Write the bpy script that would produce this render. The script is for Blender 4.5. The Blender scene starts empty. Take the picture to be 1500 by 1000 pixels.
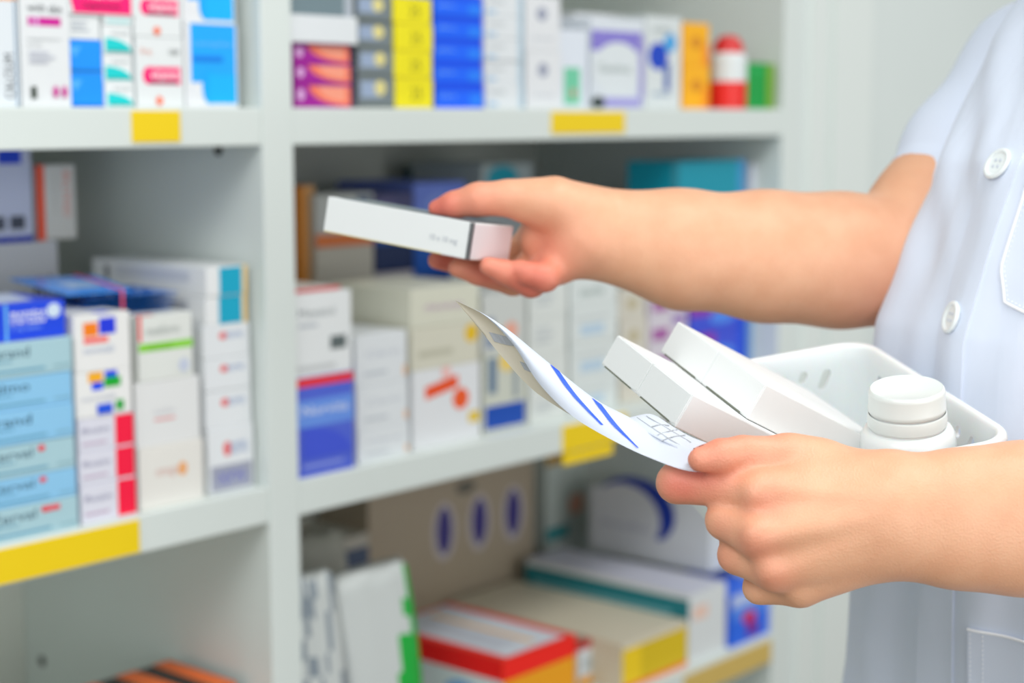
import bpy, bmesh, math, random
import numpy as np
from mathutils import Vector, Matrix
random.seed(7)
SC = bpy.context.scene
COL = SC.collection
# ------------------------------------------------------------------ camera frame
F_PX = 2500.0
EYE = 1.28
CAM = np.array([-1.044, -1.178, EYE])
Fh = np.array([.758, .652, 0.]); Fh /= np.linalg.norm(Fh)
Rt = np.array([Fh[1], -Fh[0], 0.])
PITCH = math.atan(335 / F_PX)
UPZ = np.array([0, 0, 1.])
Fw = Fh * math.cos(PITCH) - UPZ * math.sin(PITCH)
Uw = Fh * math.sin(PITCH) + UPZ * math.cos(PITCH)
def P(px, py, z):
    return CAM + z * (Fw + (px - 750) / F_PX * Rt + (500 - py) / F_PX * Uw)
def D(v):                      # camera-frame vector (right, down, depth) to world
    return v[0] * Rt - v[1] * Uw + v[2] * Fw
def onY(px, py, Y):            # point of the plane Y=const seen at a pixel
    d = Fw + (px - 750) / F_PX * Rt + (500 - py) / F_PX * Uw
    return CAM + d * ((Y - CAM[1]) / d[1])

cd = bpy.data.cameras.new('camera'); cam = bpy.data.objects.new('camera', cd); COL.objects.link(cam)
cd.lens = 60; cd.sensor_width = 36; cd.clip_start = .02
M = Matrix(((Rt[0], Uw[0], -Fw[0], CAM[0]), (Rt[1], Uw[1], -Fw[1], CAM[1]), (Rt[2], Uw[2], -Fw[2], CAM[2]), (0, 0, 0, 1)))
cam.matrix_world = M
cd.dof.use_dof = True; cd.dof.focus_distance = .905; cd.dof.aperture_fstop = 5.0
SC.camera = cam
SC.view_settings.view_transform = 'Standard'; SC.view_settings.look = 'None'
SC.view_settings.gamma = 1; SC.view_settings.use_curve_mapping = False
SC.view_settings.exposure = 0.0

# ------------------------------------------------------------------ materials
def lin(c, sat=1.12):
    mu = sum(c[:3]) / 3; c = [min(255, max(0, mu + sat * (x - mu))) for x in c[:3]]
    return tuple(((x / 255) / 12.92 if x / 255 <= .04045 else ((x / 255 + .055) / 1.055) ** 2.4) for x in c) + (1,)
_mats = {}
def mat(c, rough=.5, name=None, bump=0, bscale=200, sss=0, coat=0, metal=0, var=0):
    key = (tuple(c), rough, bump, bscale, sss, coat, metal, var)
    if key in _mats: return _mats[key]
    m = bpy.data.materials.new(name or 'paint_%d_%d_%d' % tuple(c)); m.use_nodes = True
    nt = m.node_tree; b = nt.nodes['Principled BSDF']
    b.inputs['Base Color'].default_value = lin(c); b.inputs['Roughness'].default_value = rough
    b.inputs['Metallic'].default_value = metal
    b.inputs['Coat Weight'].default_value = coat
    if sss:
        b.inputs['Subsurface Weight'].default_value = sss; b.inputs['Subsurface Scale'].default_value = .01
    tc = nt.nodes.new('ShaderNodeTexCoord')
    if var:
        n = nt.nodes.new('ShaderNodeTexNoise'); n.inputs['Scale'].default_value = 6; n.inputs['Detail'].default_value = 4
        nt.links.new(tc.outputs['Object'], n.inputs['Vector'])
        mx = nt.nodes.new('ShaderNodeMix'); mx.data_type = 'RGBA'
        mx.inputs[6].default_value = lin(c); mx.inputs[7].default_value = lin([max(0, v - var) for v in c])
        nt.links.new(n.outputs['Fac'], mx.inputs[0]); nt.links.new(mx.outputs[2], b.inputs['Base Color'])
    if bump:
        n = nt.nodes.new('ShaderNodeTexNoise'); n.inputs['Scale'].default_value = bscale; n.inputs['Detail'].default_value = 3
        nt.links.new(tc.outputs['Object'], n.inputs['Vector'])
        bp = nt.nodes.new('ShaderNodeBump'); bp.inputs['Strength'].default_value = bump; bp.inputs['Distance'].default_value = .002
        nt.links.new(n.outputs['Fac'], bp.inputs['Height']); nt.links.new(bp.outputs['Normal'], b.inputs['Normal'])
    _mats[key] = m
    return m
LAM = mat((223, 230, 226), .38, 'white_laminate', .03, 60, var=5)
BACKM = mat((218, 221, 212), .5, 'back_board', .05, 40, var=8)
PAPER = mat((240, 241, 240), .55, 'white_card', .03, 300)

# ------------------------------------------------------------------ object helpers
def tag(o, label=None, cat=None, group=None, kind=None):
    if label: o['label'] = label
    if cat: o['category'] = cat
    if group: o['group'] = group
    if kind: o['kind'] = kind
    return o
def empty(name, loc, label=None, cat=None, group=None, kind=None):
    o = bpy.data.objects.new(name, None); COL.objects.link(o); o.location = tuple(loc)
    o.empty_display_size = .02
    return tag(o, label, cat, group, kind)
def wloc(o):
    v = Vector((0, 0, 0))
    while o: v = v + o.location; o = o.parent
    return np.array(v)
def mesh_obj(name, verts, faces, mats, fm=None, parent=None, loc=None, smooth=False):
    """verts in world space; the object's origin goes to loc (or the parent's origin)"""
    verts = np.asarray(verts, float)
    if parent is not None:
        org = wloc(parent)
        if loc is None: L = np.zeros(3)
        else: L = np.asarray(loc) - org
        off = org + L
    else:
        if loc is None:
            loc = np.array([*(verts[:, :2].min(0) + verts[:, :2].max(0)) / 2, verts[:, 2].min()])
        L = np.asarray(loc, float); off = L
    me = bpy.data.meshes.new(name)
    me.from_pydata([tuple(v) for v in (verts - off)], [], [tuple(int(i) for i in f) for f in faces])
    for m in (mats if isinstance(mats, (list, tuple)) else [mats]): me.materials.append(m)
    if fm is not None: me.polygons.foreach_set('material_index', np.asarray(fm, dtype=np.int32))
    if smooth: me.polygons.foreach_set('use_smooth', np.ones(len(me.polygons), dtype=bool))
    me.update()
    o = bpy.data.objects.new(name, me); COL.objects.link(o); o.location = tuple(L)
    if parent is not None: o.parent = parent
    return o
class MB:
    """collects polygons in world space"""
    def __init__(s): s.v = []; s.f = []; s.m = []; s.mats = []
    def mi(s, m):
        if m not in s.mats: s.mats.append(m)
        return s.mats.index(m)
    def add(s, vs, fs, m):
        b = len(s.v); s.v += [tuple(x) for x in vs]; k = s.mi(m)
        for f in fs: s.f.append(tuple(i + b for i in f)); s.m.append(k)
    def box(s, lo, hi, m, bev=0.0):
        lo = np.array(lo, float); hi = np.array(hi, float)
        bm = bmesh.new(); bmesh.ops.create_cube(bm, size=1)
        for v in bm.verts: v.co = Vector(tuple((lo + hi) / 2 + np.array(v.co) * (hi - lo)))
        if bev: bmesh.ops.bevel(bm, geom=bm.edges[:], offset=bev, segments=2, affect='EDGES', profile=.5)
        bm.verts.index_update()
        s.add([v.co[:] for v in bm.verts], [[v.index for v in f.verts] for f in bm.faces], m); bm.free()
    def tube(s, pts, r, m, n=8, cap=True):
        pts = [np.array(p, float) for p in pts]; vs = []; fs = []
        up = None
        for i, p in enumerate(pts):
            t = pts[min(i + 1, len(pts) - 1)] - pts[max(i - 1, 0)]; t /= np.linalg.norm(t) + 1e-12
            if up is None:
                up = np.array([0, 0, 1.]) if abs(t[2]) < .9 else np.array([1., 0, 0])
            a = np.cross(t, up); a /= np.linalg.norm(a); b = np.cross(a, t); up = b
            rr = r[i] if isinstance(r, (list, tuple)) else r
            for k in range(n):
                th = 2 * math.pi * k / n; vs.append(p + rr * (math.cos(th) * a + math.sin(th) * b))
        for i in range(len(pts) - 1):
            for k in range(n):
                fs.append((i * n + k, i * n + (k + 1) % n, (i + 1) * n + (k + 1) % n, (i + 1) * n + k))
        if cap: fs.append(tuple(range(n))[::-1]); fs.append(tuple((len(pts) - 1) * n + k for k in range(n)))
        s.add(vs, fs, m)
    def lathe(s, prof, c, ax, m, n=48):
        ax = np.array(ax, float); ax /= np.linalg.norm(ax)
        u = np.cross(ax, [0.3, .9, .1]); u /= np.linalg.norm(u); w = np.cross(ax, u); vs = []; fs = []
        for (r, h) in prof:
            for k in range(n):
                th = 2 * math.pi * k / n; vs.append(np.array(c) + ax * h + max(r, 1e-5) * (math.cos(th) * u + math.sin(th) * w))
        for i in range(len(prof) - 1):
            for k in range(n):
                fs.append((i * n + k, i * n + (k + 1) % n, (i + 1) * n + (k + 1) % n, (i + 1) * n + k))
        s.add(vs, fs, m)
    def build(s, name, parent=None, loc=None, smooth=False):
        return mesh_obj(name, s.v, s.f, s.mats, s.m, parent, loc, smooth)
def smooth_angle(o, ang=40):
    me = o.data; me.polygons.foreach_set('use_smooth', np.ones(len(me.polygons), dtype=bool))
    me.set_sharp_from_angle(angle=math.radians(ang))

_txt = {}
def text_geo(s):
    if s in _txt: return _txt[s]
    cu = bpy.data.curves.new('t', 'FONT'); cu.body = s; cu.resolution_u = 2
    o = bpy.data.objects.new('t', cu); COL.objects.link(o)
    dg = bpy.context.evaluated_depsgraph_get(); me = bpy.data.meshes.new_from_object(o.evaluated_get(dg))
    v = np.array([x.co[:2] for x in me.vertices]); f = [list(p.vertices) for p in me.polygons]
    mn = v.min(0); v = (v - mn) / (v.max(0) - mn)
    bpy.data.objects.remove(o); bpy.data.curves.remove(cu); bpy.data.meshes.remove(me)
    _txt[s] = (v, f); return _txt[s]

# ------------------------------------------------------------------ the setting
ST = .034                       # shelf board thickness
S1, S2, S3 = EYE + .0045, EYE - .343, EYE - .690
DEP = .41
def struct(name, lo, hi, m):
    b = MB(); b.box(lo, hi, m); o = b.build(name); o['kind'] = 'structure'; return o
WALLM = mat((222, 229, 226), .6, 'painted_wall', .06, 30, var=5)
struct('floor', (-2.6, -3.2, -.04), (4.2, .5, 0), mat((140, 130, 116), .35, 'floor_tile', .02, 20, var=14))
struct('wall_back', (-2.6, .45, 0), (4.2, .53, 2.75), WALLM)
# flush wall panel right of the cupboard, with its upright boards
struct('wall_right', (onY(1144, 300, 0)[0] + .038, .002, 0), (4.2, .1, 2.75), WALLM)
def trimx(n, px0, px1, y, th):
    a = onY(px0, 300, y)[0]; b = onY(px1, 300, y)[0]
    struct('trim_%d' % n, (a, y, 0), (b, y + th, 2.75), mat((226, 232, 228), .45, 'trim_paint'))
trimx(1, 1184, 1208, -.003, .006); trimx(2, 1218, 1272, -.004, .007)

# ------------------------------------------------------------------ shelf unit
unit = empty('shelf_unit', (.2, .2, 0), 'tall white laminate shelf cupboard packed with medicine boxes', 'shelf')
XL, XR = -1.02, onY(1144, 300, 0)[0]
POST = .0185
def part(name, lo, hi, m=LAM, bev=.0012):
    b = MB(); b.box(lo, hi, m, bev); return b.build(name, unit)
part('divider', (-POST, 0, 0.06), (POST, DEP, 2.2))
part('side_panel', (XR, 0, 0.06), (XR + .037, DEP, 2.2))
part('side_panel', (XL - .037, 0, 0.06), (XL, DEP, 2.2))
part('back_panel', (XL - .037, DEP, 0.06), (XR + .037, DEP + .012, 2.2), BACKM)
part('plinth', (XL, .03, 0), (XR, DEP, .06))
part('top_board', (XL - .037, 0, 2.2), (XR + .037, DEP + .012, 2.235))
for (a, b_) in ((XL, -POST), (POST, XR)):
    for z in (S1, S2, S3, S1 + .34, S3 - .33):
        part('shelf_board', (a, .001, z - ST), (b_, DEP, z), bev=.0015)
YEL = mat((236, 205, 20), .45, 'yellow_label')
TAN = mat((205, 178, 105), .6, 'tan_label')
def shelf_label(px0, px1, ztop, h, YEL=YEL):
    x0 = onY(px0, 300, 0)[0]; x1 = onY(px1, 300, 0)[0]
    b = MB(); b.box((x0, -.0006, ztop - h), (x1, .0012, ztop), YEL, .0003); o = b.build('shelf_label', unit)
    o['label'] = 'blank yellow adhesive shelf label'; return o
def zat(px, py, Y=0): return onY(px, py, Y)[2]
shelf_label(197, 267, S1 - .003, .0262)
shelf_label(-150, 190, S2 - .0035, .0285)
shelf_label(808, 914, S1 - .0035, .0235)
o = shelf_label(826, 920, S2 - .0035, .030)
# the flap of the same label folded under the board
b = MB(); x0 = onY(826, 300, 0)[0]; x1 = onY(900, 300, 0)[0]; b.box((x0, -.0006, S2 - ST - .014), (x1, .0004, S2 - ST - .001), YEL); b.build('shelf_label', unit)['label'] = 'lower fold of the yellow shelf label'
shelf_label(1012, 1143, S3 - .008, .030, TAN)['label'] = 'blank tan shelf label'
DARK = mat((28, 30, 26), .7, 'dark_hole')
for (px, py, yy) in ((320, 219, .06), (62, 968, .355)):
    # cam fittings on the left face of the divider
    d = Fw + (px - 750) / F_PX * Rt + (500 - py) / F_PX * Uw
    q = CAM + d * ((-POST - CAM[0]) / d[0])
    b = MB(); b.lathe([(0, -.001), (.0058, -.001), (.0058, .0006), (.004, .0008), (0, .0008)], q, (-1, 0, 0), DARK, 16); b.build('peg_hole', unit)

# ------------------------------------------------------------------ cartons
W = (232, 236, 236); G = (150, 156, 165); LG = (190, 196, 202); K = (50, 60, 66)
def carton(name, label, cat, group, X0, X1, Z0, Z1, Y0, dep, base, front=(), left=(), top=(), rough=.42, rotz=0, bev=.0008):
    base_m = mat(base, rough) if not hasattr(base, 'name') else base
    b = MB(); b.box((X0, Y0, Z0), (X1, Y0 + dep, Z1), base_m, bev)
    def prints(items, org, ux, uy, nrm, w, h):
        org = np.array(org, float); ux = np.array(ux, float); uy = np.array(uy, float); nrm = np.array(nrm, float)
        for k, it in enumerate(items):
            kind, u0, v0, u1, v1, c = it[:6]; m = mat(c, rough)
            off = nrm * (.00012 * (k + 1))
            pt = lambda u, v: org + ux * (u * w) + uy * (v * h) + off
            if kind == 'r':
                b.add([pt(u0, v0), pt(u1, v0), pt(u1, v1), pt(u0, v1)], [(0, 1, 2, 3)], m)
            elif kind == 'e':
                n = 20; b.add([pt((u0 + u1) / 2 + (u1 - u0) / 2 * math.cos(6.2832 * i / n), (v0 + v1) / 2 + (v1 - v0) / 2 * math.sin(6.2832 * i / n)) for i in range(n)], [tuple(range(n))], m)
            elif kind == 'q':      # quarter-wave shape: flat base, curved top falling to the right
                n = 10; ps = [pt(u0, v0), pt(u1, v0)] + [pt(u0 + (u1 - u0) * math.cos(1.5708 * i / n), v0 + (v1 - v0) * math.sin(1.5708 * i / n)) for i in range(1, n + 1)]
                b.add(ps, [tuple(range(len(ps)))], m)
            elif kind == 'Q':      # the same hanging from the top, curved on the lower left
                n = 10; ps = [pt(u1, v1), pt(u0, v1)] + [pt(u1 - (u1 - u0) * math.cos(1.5708 * i / n), v1 - (v1 - v0) * math.sin(1.5708 * i / n)) for i in range(1, n + 1)]
                b.add(ps, [tuple(range(len(ps)))], m)
            elif kind == 'p':      # polygon, points in it[6]
                ps = [pt(*q) for q in it[6]]; b.add(ps, [tuple(range(len(ps)))], m)
            elif kind == 't':
                v, f = text_geo(it[6]); b.add([pt(u0 + (u1 - u0) * a, v0 + (v1 - v0) * c2) for a, c2 in v], f, m)
            elif kind == 'V':      # text running upwards
                v, f = text_geo(it[6]); b.add([pt(u1 - (u1 - u0) * c2, v0 + (v1 - v0) * a) for a, c2 in v], f, m)
    w, d_, h = X1 - X0, dep, Z1 - Z0
    prints(front, (X0, Y0, Z0), (1, 0, 0), (0, 0, 1), (0, -1, 0), w, h)
    prints(left, (X0, Y0 + dep, Z0), (0, -1, 0), (0, 0, 1), (-1, 0, 0), d_, h)
    prints(top, (X0, Y0, Z1), (1, 0, 0), (0, 1, 0), (0, 0, 1), w, d_)
    # carton seam: thin tuck line along the front's upper edge
    o = b.build(name)
    if rotz:
        o.rotation_euler = (0, 0, rotz)
    return tag(o, label, cat, group)
WH = {1: [''], 2: ['lower', 'upper'], 3: ['bottom', 'middle', 'top'], 4: ['bottom', 'second lowest', 'second highest', 'top'], 5: ['bottom', 'second lowest', 'middle', 'second highest', 'top'],
      6: ['bottom', 'second lowest', 'third lowest', 'third highest', 'second highest', 'top']}
def where(i, n): return WH[n][i]
def stack(px0, px1, tops, shelf, Y0, dep, specs, place, group=None, gap=.0003, z0=None):
    """boxes piled from the shelf up; tops = image heights of the top edges at the left side"""
    py = tops[0] + 5
    X0 = onY(px0, py, Y0)[0]; X1 = onY(px1, py, Y0)[0]
    z = shelf if z0 is None else z0; n = len(tops); out = []
    cnt = [sum(1 for q in specs if q.get('look') == sp.get('look')) for sp in specs]
    for i, (ty, sp) in enumerate(zip(tops, specs)):
        z1 = zat(px0, ty, Y0)
        dx = random.uniform(-.0012, .0008) if i else 0
        lab = sp['label'] if 'label' in sp else sp['look'] + ((', ' + where(i, n) + ' of ') if n > 1 else ' in ') + place
        out.append(carton(sp.get('name', 'medicine_box'), lab, 'box', sp.get('look', '')[:60] + ' stacked in the bay' if cnt[i] > 1 else None, X0 + dx + .0002, X1 + dx - .0006, z, z1 - gap, Y0 + random.uniform(0, .002) * (i > 0), sp.get('dep', dep), sp.get('base', W), sp.get('front', ()), sp.get('left', ()), sp.get('top', ())))
        z = z1
    return out
def lines(x0, x1, y0, y1, n, c=LG, ragged=True):
    r = []
    for i in range(n):
        y = y1 - (y1 - y0) * (i + .5) / n; h = (y1 - y0) / n * .3
        r.append(('r', x0, y - h, x0 + (x1 - x0) * (random.uniform(.6, 1) if ragged else 1), y + h, c))
    return r
# ================= left bay, top shelf (standing on S1)
MAG = (200, 35, 150); PINK = (245, 30, 120); CY = (30, 150, 245); TEAL = (30, 205, 205)
stack(-60, 22, [-95], S1, .012, .10, [dict(look='tall white box with black upright lettering, leftmost', base=(226, 232, 236),
      front=[('r', 0, .64, 1, .66, (235, 170, 120)), ('V', .72, .05, .90, .32, K, 'CALCIUM'), ('r', .6, .74, .86, .78, (20, 180, 215)), ('r', .6, .84, .80, .92, (20, 120, 150)), ('r', .93, 0, .95, 1, (110, 150, 180))])], 'the left bay')
stack(25, 98, [-100], S1, .010, .10, [dict(look='tall white box with magenta bar and two magenta dots', base=(230, 233, 234),
      front=[('r', .14, .473, .82, .523, MAG), ('r', .20, .473, .24, .523, (225, 170, 220)), ('r', .30, .473, .36, .523, (225, 170, 220)), ('t', .14, .555, .50, .60, (90, 95, 98), 'with'), ('t', .58, .55, .84, .60, (90, 95, 98), 'skin'),
             ('t', .12, .385, .80, .405, (150, 155, 155), 'supplement'), ('t', .12, .35, .40, .37, (175, 178, 180), 'for the')] + lines(.14, .75, .25, .33, 3, (200, 203, 212)) +
            [('r', .15, .05, .26, .12, (60, 70, 60)), ('e', .60, .055, .71, .125, MAG), ('e', .78, .055, .89, .125, MAG)])], 'the left bay')
bl = [('p', 0, 0, 0, 0, (90, 180, 250), [(.06, .78), (.42, .78), (.22, .45)]), ('r', 0, .0, 1, .10, (10, 120, 200))]
wt = [('r', .1, .1, .9, .3, (190, 235, 235)), ('r', .15, .5, .85, .56, LG)]
stack(98, 152, [105, 57, 20, -70], S1, .014, .11,
      [dict(look='bright blue medicine box', base=CY, front=bl), dict(look='bright blue medicine box', base=CY, front=bl),
       dict(look='plain white box with faint grey print', base=W, front=lines(.2, .8, .3, .8, 3)),
       dict(look='white box with the larger hot-pink logo', base=W, front=[('r', .0, .52, 1, 1, W)])], 'the blue stack', group=None)
stack(153, 197, [119, 78, 36, 20], S1, .014, .11,
      [dict(look='small white box with turquoise wave', base=(236, 240, 240), front=[('q', .08, .06, .98, .56, TEAL), ('r', .15, .06, .95, .16, (0, 170, 165)), ('t', .3, .66, .86, .82, (165, 170, 170), 'smooth')])] * 3 +
      [dict(look='flat white box with pale turquoise strip', base=(236, 240, 240), front=[('r', .1, .2, .9, .5, (185, 232, 232))])], 'the turquoise-wave stack')
# wide pink-logo box lying over the two small stacks
X0 = onY(100, 15, .013)[0]; X1 = onY(196, 15, .013)[0]
bpy.data.objects.remove([o for o in COL.objects if o.get('label', '').startswith('white box with the larger hot-pink')][0])
zt = zat(100, 20, .014)
carton('medicine_box', 'wide white box with large hot-pink logo lying across the two small stacks', 'box', None, X0, X1, zt, zt + .06, .012, .11, W,
       [('r', .06, .02, .95, .9, PINK), ('e', .02, .02, .25, .5, PINK), ('t', .18, .22, .78, .75, (255, 246, 250), 'vitamin'), ('t', .2, .07, .78, .17, (90, 40, 60), 'supplement')])
pk = lambda: dict(look='white box with hot-pink logo and orange mark', base=W, front=[('r', .20, .33, .92, .58, PINK), ('e', .12, .33, .35, .58, PINK), ('t', .28, .39, .88, .56, (255, 246, 250), 'vitamin'), ('r', .25, .34, .85, .38, (120, 30, 70)),
          ('t', .08, .74, .30, .84, (225, 150, 130), '50 mg'), ('t', .68, .74, .90, .83, (90, 95, 95), 'caps'), ('e', .38, .03, .52, .16, (240, 120, 80))])
stack(199, 269, [53, -44], S1, .013, .11, [pk(), pk()], 'the pink-logo stack')
bf = lambda: dict(look='white box with curved bright blue panel', base=(236, 238, 240), front=[('r', .10, .18, .96, 1, (35, 170, 252)), ('r', .10, .155, .38, .30, (236, 238, 240)), ('e', .30, .04, .60, .45, (20, 170, 252)), ('r', .42, .05, .96, .40, (20, 180, 255)), ('t', .14, .72, .90, .80, (130, 205, 255), 'complex'), ('r', .14, .55, .70, .62, (10, 130, 225))])
stack(270, 348, [33, -82], S1, .014, .11, [bf(), bf()], 'the stack beside the divider')
# ================= left bay, middle shelf
LB1, LB2 = (176, 208, 216), (150, 202, 234)
def lb(c, red, txt):
    fr = [('t', .30, .56, .66, .84, (10, 60, 85), txt), ('t', .30, .42, .52, .54, (100, 160, 185), 'tablets')] + [('r', .30, .15, .78, .22, (110, 165, 190)), ('r', .85, .18, .98, .21, (120, 160, 170))]
    if red: fr.append(('e', .70, .68, .76, .88, (225, 75, 85)))
    if red == 2: fr.append(('r', .73, .70, .85, .86, (230, 80, 90)))
    return dict(look='light blue box with teal name' + (' and red dot' if red == 1 else ' and red tag' if red == 2 else ''), base=c, front=fr)
st1 = stack(-75, 116, [t + 25 for t in (737, 693, 643, 591, 541, 487)], S2, .006, .10, [lb(LB1, 2, 'Zerval'), lb(LB2, 1, 'Zerval'), lb(LB1, 1, 'Zerval'), lb(LB2, 0, 'Brand'), lb(LB2, 0, 'Pulmo'), lb(LB1, 0, 'Durand')], 'the leftmost stack')
zt = zat(-75, 512, .006)
X0 = onY(-45, 480, .012)[0]; X1 = onY(96, 480, .012)[0]
carton('medicine_box', 'royal blue medicine box with white lettering on top of the light blue stack', 'box', None, X0, X1, zt, zt + .0300, .012, .075, (30, 75, 215),
       [('t', .42, .42, .79, .84, (245, 248, 252), 'moreteo'), ('t', .42, .24, .74, .36, (150, 190, 250), '5 mg tablets'), ('e', .80, .52, .95, .92, (215, 230, 245)), ('r', .355, 0, .385, 1, (120, 190, 245))],
       top=[('p', 0, 0, 0, 0, (205, 215, 238), [(.3, .1), (.75, .15), (.95, 1), (0, 1), (0, .2)])])
def logos(a): return a
stack(118, 200, [712, 664, 615, 548, 462], S2, .008, .13,
      [dict(look='white box with red end panel', base=(226, 226, 236), front=[('r', .66, .04, 1, .98, (250, 25, 70)), ('t', .06, .55, .55, .72, (130, 130, 160), 'flozin'), ('r', .06, .2, .5, .27, (200, 180, 200))])] * 3 +
      [dict(look='white box with coloured squares', base=(240, 240, 238), front=[('r', .22, .78, .48, 1, (245, 180, 45)), ('r', .52, .84, .74, 1, (20, 70, 225)), ('r', .28, .60, .48, .78, (20, 80, 230)), ('r', .50, .64, .80, .86, (20, 165, 50)), ('t', .1, .38, .7, .5, (190, 195, 210), 'novotab'), ('r', .36, .05, .64, .28, (40, 90, 215)), ('r', .70, .10, .84, .32, (20, 160, 60))]),
       dict(look='white box with orange and blue squares', base=(240, 240, 238), front=[('r', .16, .62, .42, .86, (250, 135, 20)), ('r', .44, .64, .74, .92, (35, 60, 215)), ('r', .16, .50, .60, .60, (245, 120, 115)), ('t', .16, .32, .70, .46, (185, 195, 215), 'novotab')], top=[('p', 0, 0, 0, 0, (70, 90, 220), [(.45, .0), (.72, 0), (.72, .12), (.45, .12)])])],
      'the stack with red end panels')
stack(203, 298, [658, 562], S2, .012, .14,
      [dict(look='large plain white box with orange logo', base=(234, 232, 226), front=[('t', .25, .45, .60, .62, (215, 175, 165), 'omega'), ('e', .60, .45, .74, .68, (235, 175, 120))]),
       dict(look='large plain white box with faint red print', base=(232, 233, 232), front=[('t', .28, .48, .60, .58, (200, 200, 205), 'mediva'), ('r', .28, .38, .60, .42, (225, 160, 160))])], 'the plain white pair')
zt = zat(203, 562, .012)
X0 = onY(203, 500, .014)[0]; X1 = onY(282, 500, .014)[0]
carton('medicine_box', 'white box with lime green stripe and red corner line on the large white boxes', 'box', None, X0, X1, zt, zat(203, 464, .014), .014, .14, (230, 233, 228),
       [('r', 0, .46, 1, .58, (140, 210, 60)), ('r', 0, .62, .05, 1, (235, 50, 50)), ('t', .15, .70, .75, .84, (165, 172, 168), 'metform'), ('t', .15, .48, .6, .56, (110, 175, 40), 'extended'), ('e', .72, .08, .92, .30, (205, 212, 228))],
       top=[('r', 0, .0, .3, .05, (235, 70, 70))])
rb = lambda t=False: dict(look=('white box with small red-blue logo and grey band' if t else 'white box with small red-blue logo'), base=(233, 236, 238),
     front=[('e', .33, .55, .50, .78, (228, 110, 110)), ('t', .48, .56, .85, .76, (150, 170, 205), 'norvo')] + ([('r', .05, .03, .95, .42, (165, 168, 182)), ('t', .2, .12, .8, .32, (110, 115, 190), 'norvo')] if t else []))
s4 = stack(304, 372, [630, 575, 527, 478], S2, .016, .12, [rb(True), rb(), rb(), rb()], 'the stack by the divider')
zt = zat(304, 478, .016)
X0 = onY(301, 450, .018)[0]; X1 = onY(361, 450, .018)[0]
for i in range(2):
    h = .0262
    carton('medicine_box', 'long white box with teal and yellow end, ' + ('lower' if i == 0 else 'upper') + ' of the pair on the small-logo stack', 'box', 'teal-ended long boxes', X0 + .0008 * i, X1, zt + i * h, zt + (i + 1) * h - .0003, .018 - .001 * i, .17, (238, 240, 240),
           [('r', .32, .02, .88, .98, (15, 165, 195)), ('r', .90, 0, 1, 1, (240, 205, 130))], left=[('r', .22, .45, .86, .82, (214, 217, 222)), ('r', .12, .3, .16, .8, (120, 125, 130))])
# things standing deeper in the left bay
def back_box(px0, px1, pyb, pyt, Y0, dep, label, base, front=(), left=(), top=(), shelf=S2, name='medicine_box', z0=None):
    X0 = onY(px0, pyb, Y0)[0]; X1 = onY(px1, pyb, Y0)[0]; z = zat(px0, pyb, Y0) if z0 is None else z0
    return carton(name, label, 'box', None, X0, X1, z, zat(px0, pyt, Y0), Y0, dep, base, front, left, top), zat(px0, pyt, Y0)
_, za = back_box(-70, 92, 600, 362, .20, .14, 'large white carton with grey number print behind the royal blue box', (208, 210, 214), [('r', 0, 0, 1, 1, (205, 207, 212)), ('t', .77, .74, .97, .86, (50, 50, 55), '60')], z0=S2)
_, zb = back_box(-75, 50, 362, 216, .202, .13, 'large lavender-white carton with blue emblem and navy base strip, at the left edge', (204, 210, 232), [('r', 0, 0, 1, .07, (40, 60, 165)), ('r', .60, .82, .88, 1.0, (20, 70, 200)), ('r', .72, .14, .9, .28, (70, 75, 90)), ('r', .52, .14, .66, .28, (80, 85, 100))], z0=za)
_, zc = back_box(56, 113, 358, 242, .21, .11, 'white medicine box with orange-red edge and reddish lettering standing on the carton', (226, 226, 222), [('r', 0, 0, .20, 1, (240, 85, 40)), ('V', .68, .3, .86, .92, (232, 140, 128), 'ORALTAB'), ('V', .42, .35, .5, .85, (190, 190, 188), 'tablets')], z0=za)
# blister strips bound by a pink rubber band
zb = zat(203, 462, .014) + .0004
bl = empty('blister_pack_bundle', P(165, 450, 1.48), 'bundle of blue blister strips held by a pink rubber band on the boxes', 'medicine')
b0 = np.array([onY(112, 440, .05)[0], .045, zb])
BLU = mat((40, 125, 215), .25, 'blue_foil', metal=.3); BLD = mat((10, 70, 130), .3, 'dark_blue_foil')
ux = np.array([1, -.12, 0]); ux /= np.linalg.norm(ux); uy = np.array([.12, 1, 0]); uy /= np.linalg.norm(uy)
for k in range(5):
    m = MB(); z = b0[2] + .0002 + k * .0033; sh = np.array([.002 * random.uniform(-1, 1), .002 * random.uniform(-1, 1), 0])
    c = b0 + sh + ux * .002 * k; c[2] = z
    L_, W_ = .088, .080
    p = [c, c + ux * L_, c + ux * L_ + uy * W_, c + uy * W_]
    m.add([q for q in p] + [q + np.array([0, 0, .0006]) for q in p], [(3, 2, 1, 0), (4, 5, 6, 7), (0, 1, 5, 4), (1, 2, 6, 5), (2, 3, 7, 6), (3, 0, 4, 7)], BLD if k % 2 else BLU)
    for i in range(5):
        for j in range(2):
            cc = c + ux * (.011 + i * .0145) + uy * (.022 + j * .03) + np.array([0, 0, .0006])
            m.lathe([(.0052, 0), (.0050, .0016), (.0035, .0023), (0, .0024)], cc, (0, 0, 1), BLD, 10)
    o = m.build('blister_strip', bl)
m = MB(); z = b0[2] + .0178; c = b0 - ux * .012; c[2] = z
top = [(0, 0), (.062, .0), (.066, .07), (-.01, .085)]
v = [c + ux * a + uy * q + np.array([0, 0, .0005 + q * .10]) for a, q in top]
m.add(v + [q + np.array([0, 0, .0012]) for q in v], [(3, 2, 1, 0), (4, 5, 6, 7), (0, 1, 5, 4), (1, 2, 6, 5), (2, 3, 7, 6), (3, 0, 4, 7)], mat((75, 150, 235), .2, 'light_blue_card'))
cc = c + ux * .016 + uy * .02 + np.array([0, 0, .00385])
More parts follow.
